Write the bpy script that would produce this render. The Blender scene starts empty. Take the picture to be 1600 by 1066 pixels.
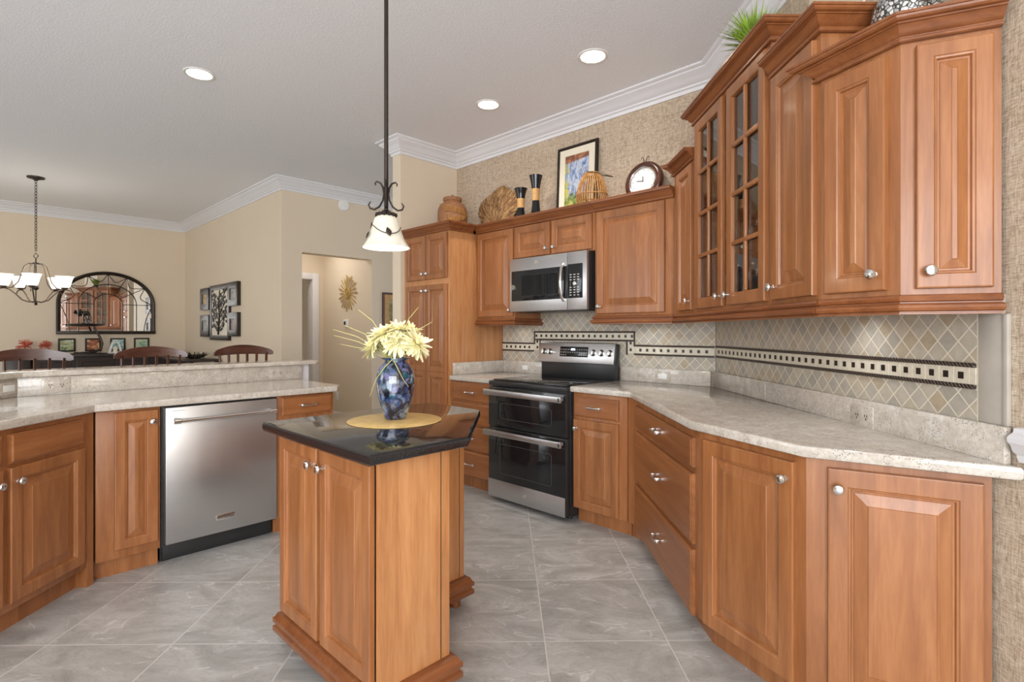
import bpy, bmesh, math, random
from mathutils import Matrix, Vector
random.seed(7)
PI = math.pi
Q = math.sqrt(.5)
sc = bpy.context.scene
COL = sc.collection

# ------------------------------------------------------------------ camera
cam_d = bpy.data.cameras.new('camera')
cam = bpy.data.objects.new('camera', cam_d)
COL.objects.link(cam)
cam.location = (0, 0, 1.28)
cam.rotation_euler = (PI / 2, 0, math.radians(-0.75))
cam_d.sensor_width = 36.0
cam_d.lens = 835.0 / 1600 * 36.0
cam_d.shift_y = -15.0 / 1600
cam_d.clip_start = 0.02
sc.camera = cam

# ------------------------------------------------------------------ world, exposure, daylight
w = bpy.data.worlds.new('world')
sc.world = w
w.use_nodes = True
w.node_tree.nodes['Background'].inputs[0].default_value = (0.93, 0.96, 1.0, 1)
w.node_tree.nodes['Background'].inputs[1].default_value = 0.9
sc.view_settings.view_transform = 'Standard'
sc.view_settings.look = 'None'
sc.view_settings.gamma = 1
sc.view_settings.use_curve_mapping = False
sc.view_settings.exposure = 0.63
sc.cycles.use_denoising = True
sc.cycles.max_bounces = 10
sc.cycles.diffuse_bounces = 6
sc.cycles.glossy_bounces = 5
sc.cycles.transparent_max_bounces = 12
sc.cycles.sample_clamp_indirect = 6.0


def area(name, loc, target, sx, sy, power, color=(1, 1, 1)):
    l = bpy.data.lights.new(name, 'AREA')
    l.shape = 'RECTANGLE'
    l.size, l.size_y, l.energy, l.color = sx, sy, power, color
    o = bpy.data.objects.new(name, l)
    COL.objects.link(o)
    o.location = loc
    o.rotation_euler = (Vector(target) - Vector(loc)).to_track_quat('-Z', 'Z').to_euler()
    return o


# daylight through the glass doors behind the camera and the windows of the family room at the left
area('daylight_back', (-0.9, -3.3, 1.55), (-0.9, 5, 1.4), 4.6, 2.3, 185, (0.93, 0.965, 1.0))
area('daylight_nook', (3.75, -2.0, 1.55), (-3, 2.2, 1.4), 2.4, 2.3, 130, (0.93, 0.965, 1.0))
area('daylight_family', (-9.2, 0.3, 1.6), (0, 2.0, 1.4), 4.4, 2.3, 80, (0.93, 0.965, 1.0))


# ------------------------------------------------------------------ materials
def srgb(r, g, b):
    f = lambda c: (c / 255 / 12.92) if c <= 10 else ((c / 255 + .055) / 1.055) ** 2.4
    return (f(r), f(g), f(b), 1)


class NT:
    def __init__(s, name):
        s.m = bpy.data.materials.new(name)
        s.m.use_nodes = True
        s.t = s.m.node_tree
        s.b = s.t.nodes['Principled BSDF']
        s.out = s.t.nodes['Material Output']

    def n(s, typ, **kw):
        nd = s.t.nodes.new(typ)
        for k, v in kw.items():
            if k.startswith('i_'):
                nd.inputs[k[2:].replace('_', ' ')].default_value = v
            else:
                setattr(nd, k, v)
        return nd

    def l(s, a, b):
        s.t.links.new(a, b)

    def math(s, op, a, b=None, c=None, clamp=False):
        nd = s.n('ShaderNodeMath', operation=op, use_clamp=clamp)
        for i, v in enumerate((a, b, c)):
            if v is None: continue
            if isinstance(v, (int, float)): nd.inputs[i].default_value = v
            else: s.l(v, nd.inputs[i])
        return nd.outputs[0]

    def coord(s, scale=(1, 1, 1), kind='Object', loc=(0, 0, 0), rot=(0, 0, 0)):
        tc = s.n('ShaderNodeTexCoord')
        mp = s.n('ShaderNodeMapping')
        mp.inputs['Scale'].default_value = scale
        mp.inputs['Location'].default_value = loc
        mp.inputs['Rotation'].default_value = rot
        s.l(tc.outputs[kind], mp.inputs[0])
        return mp.outputs[0]

    def noise(s, vec, scale, detail=3, rough=.5, dist=0):
        nd = s.n('ShaderNodeTexNoise')
        nd.inputs['Scale'].default_value = scale
        nd.inputs['Detail'].default_value = detail
        nd.inputs['Roughness'].default_value = rough
        nd.inputs['Distortion'].default_value = dist
        if vec is not None: s.l(vec, nd.inputs['Vector'])
        return nd.outputs['Fac']

    def ramp(s, fac, stops, interp='LINEAR'):
        nd = s.n('ShaderNodeValToRGB')
        cr = nd.color_ramp
        cr.interpolation = interp
        while len(cr.elements) > 1: cr.elements.remove(cr.elements[-1])
        cr.elements[0].position = stops[0][0]
        cr.elements[0].color = stops[0][1]
        for p, c in stops[1:]:
            e = cr.elements.new(p)
            e.color = c
        s.l(fac, nd.inputs[0])
        return nd.outputs[0]

    def mix(s, fac, a, b, mode='MIX'):
        nd = s.n('ShaderNodeMix', data_type='RGBA', blend_type=mode)
        for sock, v in ((nd.inputs[0], fac), (nd.inputs[6], a), (nd.inputs[7], b)):
            if isinstance(v, (int, float)): sock.default_value = v
            elif isinstance(v, tuple): sock.default_value = v
            else: s.l(v, sock)
        return nd.outputs[2]

    def bump(s, h, strength=.2, dist=.002):
        nd = s.n('ShaderNodeBump')
        nd.inputs['Strength'].default_value = strength
        nd.inputs['Distance'].default_value = dist
        s.l(h, nd.inputs['Height'])
        s.l(nd.outputs[0], s.b.inputs['Normal'])

    def base(s, c):
        if isinstance(c, tuple): s.b.inputs['Base Color'].default_value = c
        else: s.l(c, s.b.inputs['Base Color'])

    def set(s, rough=None, metal=None, coat=None, trans=None, ior=None, emit=None, es=None, spec=None, sub=None):
        i = s.b.inputs
        if rough is not None: i['Roughness'].default_value = rough
        if metal is not None: i['Metallic'].default_value = metal
        if coat is not None: i['Coat Weight'].default_value = coat; i['Coat Roughness'].default_value = .12
        if trans is not None: i['Transmission Weight'].default_value = trans
        if ior is not None: i['IOR'].default_value = ior
        if spec is not None: i['Specular IOR Level'].default_value = spec
        if emit is not None:
            i['Emission Color'].default_value = emit
            i['Emission Strength'].default_value = es
        return s.m


def plain(name, col, rough=.5, metal=0, coat=None, var=.06, nscale=6, bump=0):
    n = NT(name)
    v = n.coord()
    f = n.noise(v, nscale, 3)
    c0 = tuple(x * (1 - var) for x in col[:3]) + (1,)
    c1 = tuple(min(1, x * (1 + var)) for x in col[:3]) + (1,)
    n.base(n.ramp(f, [(.3, c0), (.7, c1)]))
    if bump: n.bump(n.noise(n.coord(), 160, 2), bump, .001)
    return n.set(rough=rough, metal=metal, coat=coat)


def wood(name, c_lo, c_mid, c_hi, horiz=False, rough=.36, boards=.085):
    n = NT(name)
    # grain stretched along the board; object coordinates, z up
    sc_ = (1.2, 14, 14) if horiz else (14, 14, 1.2)
    oi = n.n('ShaderNodeObjectInfo')
    v = n.coord(sc_)
    ad = n.n('ShaderNodeVectorMath', operation='ADD')
    cmb = n.n('ShaderNodeCombineXYZ')
    r = n.math('MULTIPLY', oi.outputs['Random'], 40)
    for k in range(3): n.l(r, cmb.inputs[k])
    n.l(v, ad.inputs[0]); n.l(cmb.outputs[0], ad.inputs[1])
    g1 = n.noise(ad.outputs[0], 1.6, 5, .6, .6)
    g2 = n.noise(ad.outputs[0], 9, 3, .6)
    f = n.math('ADD', n.math('MULTIPLY', g1, .75), n.math('MULTIPLY', g2, .25))
    col = n.ramp(f, [(.32, c_lo), (.5, c_mid), (.68, c_hi)])
    # glued-up staves, each a little different
    sep = n.n('ShaderNodeSeparateXYZ')
    n.l(n.coord(), sep.inputs[0])
    u = sep.outputs[2 if horiz else 0]
    u2 = n.math('ADD', u, n.math('MULTIPLY', sep.outputs[1], 0.7 if not horiz else 0.0))
    idx = n.math('FLOOR', n.math('DIVIDE', u2, boards))
    wn = n.n('ShaderNodeTexWhiteNoise', noise_dimensions='1D')
    n.l(n.math('ADD', idx, r), wn.inputs['W'])
    tone = n.ramp(wn.outputs['Value'], [(0, (.90, .88, .87, 1)), (1, (1.08, 1.06, 1.04, 1))])
    n.base(n.mix(1.0, col, tone, 'MULTIPLY'))
    n.bump(g2, .04, .0005)
    return n.set(rough=rough, coat=.14)


M = {}
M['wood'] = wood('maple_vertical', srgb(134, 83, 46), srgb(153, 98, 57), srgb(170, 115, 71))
M['woodh'] = wood('maple_horizontal', srgb(130, 78, 43), srgb(147, 92, 52), srgb(162, 107, 65), horiz=True)
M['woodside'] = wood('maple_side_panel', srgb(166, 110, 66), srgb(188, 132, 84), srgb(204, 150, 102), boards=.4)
M['woodtrim'] = wood('maple_moulding', srgb(116, 67, 37), srgb(134, 80, 45), srgb(150, 95, 56), horiz=True, rough=.3, boards=3)
M['walnut'] = wood('dark_stool_wood', srgb(58, 30, 20), srgb(78, 42, 29), srgb(96, 56, 40), horiz=True, rough=.25, boards=.5)
M['dark'] = plain('shadow_gap', srgb(30, 22, 18), .7)
M['cream'] = plain('cream_paint', srgb(222, 206, 183), .6, var=.012, nscale=2, bump=.05)
M['trimwhite'] = plain('white_trim_paint', srgb(226, 225, 227), .35, var=.01)
M['white'] = plain('white_plastic', srgb(235, 234, 230), .35, var=.01)
M['chrome'] = plain('brushed_nickel', (.75, .74, .72, 1), .16, 1, var=.03)
M['bronze'] = plain('oil_rubbed_bronze', (.045, .034, .028, 1), .38, .7, var=.2)
M['bronze2'] = plain('antique_bronze', (.16, .12, .09, 1), .35, .8, var=.2)
M['blackgloss'] = plain('black_glass', (.012, .012, .013, 1), .06, 0, var=.1)
M['blackmat'] = plain('black_enamel', (.022, .022, .023, 1), .32, 0, var=.1)
M['display'] = NT('display_digits').set(emit=(.6, .75, 1, 1), es=2.5)
M['outline'] = plain('grey_print_line', (.10, .10, .10, 1), .4)
M['label'] = plain('button_print', (.6, .6, .6, 1), .5)


def m_steel(name='brushed_steel', vert=False, c=(.60, .60, .605, 1)):
    n = NT(name)
    v = n.coord((1.5, 1.5, 420))
    f = n.noise(v, 1.5, 3, .7)
    big = n.noise(n.coord((3, 3, .35)), 2.2, 2)
    n.base(n.ramp(f, [(.2, tuple(x * .93 for x in c[:3]) + (1,)), (.8, tuple(x * 1.05 for x in c[:3]) + (1,))]))
    n.l(n.math('ADD', n.math('MULTIPLY', big, .10), .27), n.b.inputs['Roughness'])
    n.b.inputs['Anisotropic'].default_value = .6
    return n.set(metal=1)


M['steel'] = m_steel()
M['steelv'] = m_steel('brushed_steel_vertical', True)


def m_granite():
    n = NT('speckled_cream_granite')
    v = n.coord((1, 1, 1))
    a = n.noise(v, 14, 6, .7, .8)
    b = n.noise(v, 70, 4, .7)
    streak = n.noise(n.coord((3, 14, 8), rot=(0, 0, .5)), 2.2, 4, .6, .5)
    vo = n.n('ShaderNodeTexVoronoi')
    vo.inputs['Scale'].default_value = 190
    n.l(v, vo.inputs['Vector'])
    base = n.ramp(a, [(.3, srgb(182, 174, 162)), (.5, srgb(200, 192, 181)), (.7, srgb(214, 208, 200))])
    base = n.mix(n.math('MULTIPLY', n.ramp(b, [(.45, (0, 0, 0, 1)), (.62, (1, 1, 1, 1))]), .45), base, srgb(170, 155, 136))
    base = n.mix(n.math('MULTIPLY', n.ramp(streak, [(.55, (0, 0, 0, 1)), (.7, (1, 1, 1, 1))]), .35), base, srgb(168, 156, 146))
    sp = n.math('MULTIPLY', n.math('LESS_THAN', vo.outputs['Distance'], .30),
                n.math('GREATER_THAN', n.noise(v, 18, 4, .7), .53))
    base = n.mix(n.math('MULTIPLY', sp, .75), base, srgb(88, 72, 62))
    n.base(base)
    return n.set(rough=.12, coat=.3)


M['granite'] = m_granite()


def m_black_granite():
    n = NT('polished_black_granite')
    v = n.coord()
    f = n.noise(v, 330, 3, .7)
    n.base(n.ramp(f, [(.58, (.012, .012, .014, 1)), (.66, (.05, .055, .06, 1)), (.75, (.16, .18, .2, 1))]))
    return n.set(rough=.04, coat=.4)


M['bgranite'] = m_black_granite()


def m_wallpaper():
    n = NT('woven_grasscloth')
    big = n.noise(n.coord((.6, .6, .35)), 2.2, 2)
    th = n.noise(n.coord((30, 30, 270)), 1.2, 3, .7)
    tv = n.noise(n.coord((270, 270, 30)), 1.2, 3, .7)
    mid = n.noise(n.coord((1.5, 1.5, 40)), 1.5, 3, .6)
    midv = n.noise(n.coord((40, 40, 1.5)), 1.5, 3, .6)
    f = n.math('ADD', n.math('ADD', n.math('MULTIPLY', th, .42), n.math('MULTIPLY', tv, .42)),
               n.math('ADD', n.math('MULTIPLY', mid, .08), n.math('MULTIPLY', midv, .08)))
    c = n.ramp(f, [(.36, srgb(126, 106, 84)), (.5, srgb(188, 170, 148)), (.62, srgb(220, 206, 188))])
    c = n.mix(n.math('MULTIPLY', big, .12), c, srgb(180, 150, 126))
    n.base(c)
    n.bump(n.math('ADD', th, tv), .35, .0015)
    return n.set(rough=.8, spec=.2)


M['paper'] = m_wallpaper()


def m_ceiling():
    n = NT('knockdown_ceiling')
    v = n.coord()
    f = n.noise(v, 75, 4, .6)
    n.base(n.ramp(f, [(.3, srgb(238, 240, 244)), (.7, srgb(248, 249, 252))]))
    n.bump(n.ramp(f, [(.42, (0, 0, 0, 1)), (.58, (1, 1, 1, 1))]), .30, .003)
    return n.set(rough=.85, spec=.15)


M['ceiling'] = m_ceiling()


def m_floor():
    n = NT('grey_stone_tile')
    tc = n.n('ShaderNodeTexCoord')
    sp = n.n('ShaderNodeSeparateXYZ')
    n.l(tc.outputs['Object'], sp.inputs[0])
    X = n.math('DIVIDE', n.math('ADD', sp.outputs[0], -0.164 + 20 * .508), .508)
    Y = n.math('DIVIDE', n.math('ADD', sp.outputs[1], -2.748 + 20 * .544), .544)
    fx = n.math('FRACT', X); fy = n.math('FRACT', Y)
    ex = n.math('MULTIPLY', n.math('MINIMUM', fx, n.math('SUBTRACT', 1, fx)), .508)
    ey = n.math('MULTIPLY', n.math('MINIMUM', fy, n.math('SUBTRACT', 1, fy)), .544)
    e = n.math('MINIMUM', ex, ey)
    grout = n.math('LESS_THAN', e, .0026)
    cmb = n.n('ShaderNodeCombineXYZ')
    n.l(n.math('FLOOR', X), cmb.inputs[0]); n.l(n.math('FLOOR', Y), cmb.inputs[1])
    wn = n.n('ShaderNodeTexWhiteNoise', noise_dimensions='3D')
    n.l(cmb.outputs[0], wn.inputs['Vector'])
    mu = n.n('ShaderNodeVectorMath', operation='SCALE'); mu.inputs[3].default_value = 9
    n.l(wn.outputs['Color'], mu.inputs[0])
    ad = n.n('ShaderNodeVectorMath', operation='ADD')
    n.l(tc.outputs['Object'], ad.inputs[0]); n.l(mu.outputs[0], ad.inputs[1])
    mp = n.n('ShaderNodeMapping'); mp.inputs['Scale'].default_value = (1, 1.9, 1)
    mp.inputs['Rotation'].default_value = (0, 0, .5)
    n.l(ad.outputs[0], mp.inputs[0])
    a = n.noise(mp.outputs[0], 3.2, 8, .68, .9)
    fine = n.noise(mp.outputs[0], 60, 3, .7)
    c = n.ramp(a, [(.25, srgb(140, 138, 134)), (.45, srgb(170, 168, 164)), (.6, srgb(188, 186, 183)), (.78, srgb(204, 202, 199))])
    # thin pale and dark veins
    vn = n.noise(mp.outputs[0], 1.5, 3, .5, 1.6)
    dv = n.math('ABSOLUTE', n.math('SUBTRACT', vn, .5))
    vein = n.math('MULTIPLY', n.ramp(dv, [(0, (1, 1, 1, 1)), (.010, (0, 0, 0, 1))]), n.math('GREATER_THAN', a, .47))
    c = n.mix(n.math('MULTIPLY', vein, .6), c, srgb(222, 220, 216))
    vn2 = n.noise(mp.outputs[0], 5, 4, .6, 1.2)
    dv2 = n.math('ABSOLUTE', n.math('SUBTRACT', vn2, .46))
    c = n.mix(n.math('MULTIPLY', n.ramp(dv2, [(0, (1, 1, 1, 1)), (.014, (0, 0, 0, 1))]), .3), c, srgb(128, 121, 113))
    c = n.mix(n.math('MULTIPLY', n.ramp(fine, [(.4, (0, 0, 0, 1)), (.7, (1, 1, 1, 1))]), .18), c, srgb(140, 134, 126))
    tone = n.ramp(wn.outputs['Value'], [(0, (.93, .93, .93, 1)), (1, (1.05, 1.05, 1.05, 1))])
    c = n.mix(1, c, tone, 'MULTIPLY')
    c = n.mix(grout, c, srgb(204, 202, 198))
    n.base(c)
    n.bump(n.math('SUBTRACT', n.math('MULTIPLY', a, .3), grout), .35, .0015)
    n.l(n.math('ADD', n.math('MULTIPLY', a, .25), .25), n.b.inputs['Roughness'])
    return n.set()


M['floor'] = m_floor()


def m_diamond():
    n = NT('diamond_travertine_tile')
    tc = n.n('ShaderNodeTexCoord')
    sp = n.n('ShaderNodeSeparateXYZ')
    n.l(tc.outputs['Object'], sp.inputs[0])
    d = .078
    P = n.math('DIVIDE', n.math('ADD', n.math('ADD', sp.outputs[0], sp.outputs[2]), 50 * d), d)
    R = n.math('DIVIDE', n.math('ADD', n.math('SUBTRACT', sp.outputs[0], sp.outputs[2]), 50 * d), d)
    fp = n.math('FRACT', P); fr_ = n.math('FRACT', R)
    e = n.math('MINIMUM', n.math('MINIMUM', fp, n.math('SUBTRACT', 1, fp)), n.math('MINIMUM', fr_, n.math('SUBTRACT', 1, fr_)))
    grout = n.math('LESS_THAN', e, .036)
    cmb = n.n('ShaderNodeCombineXYZ')
    n.l(n.math('FLOOR', P), cmb.inputs[0]); n.l(n.math('FLOOR', R), cmb.inputs[1])
    wn = n.n('ShaderNodeTexWhiteNoise', noise_dimensions='3D')
    n.l(cmb.outputs[0], wn.inputs['Vector'])
    c = n.ramp(wn.outputs['Value'], [(0, srgb(166, 159, 147)), (.4, srgb(180, 172, 159)), (.75, srgb(188, 177, 158)), (1, srgb(174, 158, 134))])
    f = n.noise(n.coord(), 26, 5, .65, .5)
    c = n.mix(.6, c, n.ramp(f, [(.3, (.72, .71, .70, 1)), (.7, (1.1, 1.1, 1.1, 1))]), 'MULTIPLY')
    c = n.mix(grout, c, srgb(216, 208, 190))
    n.base(c)
    n.bump(n.math('SUBTRACT', 1, grout), .35, .002)
    return n.set(rough=.38)


M['diamond'] = m_diamond()
M['trav'] = plain('travertine_slab', srgb(174, 167, 156), .4, var=.12, nscale=9)
M['bordertile'] = plain('border_cream_stone', srgb(206, 197, 178), .4, var=.1, nscale=50)


def m_rope():
    n = NT('bronze_rope_liner')
    tc = n.n('ShaderNodeTexCoord'); sp = n.n('ShaderNodeSeparateXYZ'); n.l(tc.outputs['Object'], sp.inputs[0])
    f = n.math('FRACT', n.math('DIVIDE', n.math('ADD', n.math('ADD', sp.outputs[0], sp.outputs[2]), 20), .0135))
    n.base(n.ramp(f, [(.0, srgb(26, 20, 18)), (.35, srgb(54, 42, 38)), (.62, srgb(128, 112, 98)), (.72, srgb(44, 34, 30)), (1, srgb(26, 20, 18))]))
    n.bump(n.math('PINGPONG', f, .5), .6, .004)
    return n.set(rough=.35, metal=.3)


M['rope'] = m_rope()
M['inset'] = plain('black_stone_inset', srgb(38, 30, 27), .25, var=.4, nscale=60)
M['groutm'] = plain('cream_grout', srgb(216, 208, 190), .7)


def m_pane(name='clear_pane', tint=(.97, .98, .97, 1), refl=.12):
    n = NT(name)
    tr = n.n('ShaderNodeBsdfTransparent'); tr.inputs[0].default_value = tint
    gl = n.n('ShaderNodeBsdfGlossy'); gl.inputs['Roughness'].default_value = .02
    fr = n.n('ShaderNodeFresnel'); fr.inputs[0].default_value = 1.5
    mx = n.n('ShaderNodeMixShader')
    n.l(n.math('ADD', n.math('MULTIPLY', fr.outputs[0], .8), refl * .4), mx.inputs[0])
    n.l(tr.outputs[0], mx.inputs[1]); n.l(gl.outputs[0], mx.inputs[2])
    n.l(mx.outputs[0], n.out.inputs[0])
    return n.m


M['pane'] = m_pane(refl=.2)
M['glass'] = m_pane('cut_crystal', (.86, .88, .88, 1), .5)


def m_mirror():
    n = NT('mirror_silver')
    f = n.noise(n.coord(), 4, 2)
    n.base(n.ramp(f, [(0, (.88, .88, .87, 1)), (1, (.92, .92, .91, 1))]))
    return n.set(metal=1, rough=.015)


M['mirror'] = m_mirror()


def m_vase():
    n = NT('blue_art_glass')
    v = n.coord((1, 1, .8))
    vo = n.n('ShaderNodeTexVoronoi'); vo.inputs['Scale'].default_value = 44
    ns = n.n('ShaderNodeTexNoise'); ns.inputs['Scale'].default_value = 12
    n.l(v, ns.inputs['Vector'])
    mv = n.n('ShaderNodeMix', data_type='VECTOR'); mv.inputs[0].default_value = .06
    n.l(v, mv.inputs[4]); n.l(ns.outputs['Color'], mv.inputs[5])
    n.l(mv.outputs[1], vo.inputs['Vector'])
    sep = n.n('ShaderNodeSeparateColor'); n.l(vo.outputs['Color'], sep.inputs[0])
    c = n.ramp(sep.outputs[0], [(0, srgb(8, 14, 34)), (.18, srgb(30, 62, 110)), (.34, srgb(140, 170, 184)), (.46, srgb(24, 78, 100)),
                                (.6, srgb(104, 104, 150)), (.72, srgb(150, 170, 190)), (.85, srgb(18, 34, 64)), (1, srgb(60, 120, 150))], 'CONSTANT')
    edge = n.n('ShaderNodeTexVoronoi', feature='DISTANCE_TO_EDGE'); edge.inputs['Scale'].default_value = 44
    n.l(mv.outputs[1], edge.inputs['Vector'])
    c = n.mix(n.ramp(edge.outputs['Distance'], [(0, (1, 1, 1, 1)), (.12, (0, 0, 0, 1))]), c, srgb(10, 16, 34))
    c = n.mix(n.ramp(n.noise(v, 34, 4, .6), [(.5, (0, 0, 0, 1)), (.75, (.7, .7, .7, 1))]), c, srgb(164, 172, 190))
    n.base(c)
    return n.set(rough=.05, coat=1)


M['vase'] = m_vase()


def m_mosaic():
    n = NT('silver_mosaic')
    vo = n.n('ShaderNodeTexVoronoi'); vo.inputs['Scale'].default_value = 75
    n.l(n.coord(), vo.inputs['Vector'])
    sep = n.n('ShaderNodeSeparateColor'); n.l(vo.outputs['Color'], sep.inputs[0])
    ed = n.n('ShaderNodeTexVoronoi', feature='DISTANCE_TO_EDGE'); ed.inputs['Scale'].default_value = 75
    n.l(n.coord(), ed.inputs['Vector'])
    c = n.ramp(sep.outputs[0], [(0, srgb(120, 122, 120)), (.5, srgb(190, 192, 190)), (1, srgb(235, 235, 232))])
    c = n.mix(n.math('LESS_THAN', ed.outputs['Distance'], .1), c, srgb(70, 66, 60))
    n.base(c)
    n.bump(ed.outputs['Distance'], .6, .003)
    return n.set(rough=.15, metal=.4)


M['mosaic'] = m_mosaic()


def m_wicker(name, lo, hi, sc_=(30, 30, 90), rot=0):
    n = NT(name)
    f = n.noise(n.coord(sc_, rot=(rot, 0, 0)), 1.6, 3, .6, .3)
    n.base(n.ramp(f, [(.35, lo), (.65, hi)]))
    n.bump(f, .8, .006)
    return n.set(rough=.6)


M['wicker'] = m_wicker('brown_wicker', srgb(104, 64, 38), srgb(186, 132, 88), (60, 60, 160))
M['bamboo'] = m_wicker('golden_bamboo', srgb(150, 98, 46), srgb(206, 156, 92), (90, 90, 6))
M['straw'] = None


def m_straw():
    n = NT('woven_root_fibre')
    # fibres radiating from the low middle of the disc
    tc = n.n('ShaderNodeTexCoord')
    sp = n.n('ShaderNodeSeparateXYZ'); n.l(tc.outputs['Object'], sp.inputs[0])
    ang = n.math('ARCTAN2', sp.outputs[2], sp.outputs[0])
    rad = n.math('SQRT', n.math('ADD', n.math('POWER', sp.outputs[0], 2), n.math('POWER', sp.outputs[2], 2)))
    cm = n.n('ShaderNodeCombineXYZ')
    n.l(n.math('MULTIPLY', ang, 16), cm.inputs[0]); n.l(n.math('MULTIPLY', rad, 9), cm.inputs[1])
    f = n.noise(cm.outputs[0], 1.2, 4, .7, 1.2)
    n.base(n.ramp(f, [(.33, srgb(72, 46, 26)), (.48, srgb(132, 92, 54)), (.58, srgb(184, 144, 94)), (.7, srgb(222, 190, 140))]))
    n.bump(f, .8, .01)
    return n.set(rough=.7)


M['straw'] = m_straw()


def m_art(name, stops, scale=7, seed=0.0, stretch=(1, 1, 1)):
    n = NT(name)
    v = n.coord(stretch, loc=(seed, seed * .7, seed * 1.3))
    f = n.noise(v, scale, 4, .6, 1.2)
    n.base(n.ramp(f, stops))
    return n.set(rough=.5)


def m_shade(name, es, col=(1, .93, .80, 1)):
    n = NT(name)
    f = n.noise(n.coord(), 14, 3)
    n.base(n.ramp(f, [(.3, srgb(214, 206, 186)), (.7, srgb(228, 222, 206))]))
    return n.set(rough=.35, emit=col, es=es)


M['shade'] = m_shade('alabaster_glass', .03)
M['shadelit'] = m_shade('lit_frosted_glass', 1.15, (1, .96, .9, 1))
M['bulb'] = m_shade('lamp_bulb', 6)
M['can'] = m_shade('recessed_lamp_lens', 3.0, (1, .97, .93, 1))
M['petal'] = plain('cream_yellow_petal', srgb(255, 240, 196), .55, var=.12, nscale=30)
M['petal'].node_tree.nodes['Principled BSDF'].inputs['Subsurface Weight'].default_value = .15
M['stem'] = plain('green_stem', srgb(96, 120, 72), .5, var=.25, nscale=30)
M['grassblade'] = plain('bright_green_blade', srgb(146, 176, 66), .5, var=.35, nscale=20)
M['wisp'] = plain('pale_grass_wisp', srgb(196, 190, 120), .6)
M['coral'] = plain('coral_bloom', srgb(196, 96, 74), .6, var=.3, nscale=40)
M['mat_gold'] = plain('gold_placemat', srgb(212, 178, 112), .3, var=.16, nscale=22)
M['gold'] = plain('antique_gold', srgb(186, 156, 92), .4, .4, var=.35, nscale=40)
M['clockface'] = plain('white_clock_face', srgb(232, 230, 226), .3, var=.02)
M['matboard'] = plain('ivory_mat_board', srgb(232, 224, 204), .8, var=.02)
M['candle_tan'] = plain('tan_candle_band', srgb(196, 152, 96), .5, var=.15, nscale=40)
M['lacquer'] = plain('black_lacquer', (.008, .008, .009, 1), .07)
M['furn'] = plain('espresso_furniture', srgb(44, 34, 32), .35)


# ------------------------------------------------------------------ geometry helpers
def FR(th=0.0, x=0.0, y=0.0, z=0.0):
    return Matrix.Translation((x, y, z)) @ Matrix.Rotation(math.radians(th), 4, 'Z')


F0 = FR(0)
FA = FR(-45)     # range wall: local x = -b, local y = a   (faces the camera-left)
FP = FR(45)      # peninsula:  local x = a,  local y = b
FB = FR(-90)     # right wall: local x = -Y, local y = X
FS = FR(90)      # sink side:  local x = Y,  local y = -X
WM = {}


def ab(a, b):
    return (Q * (a - b), Q * (a + b))


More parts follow.
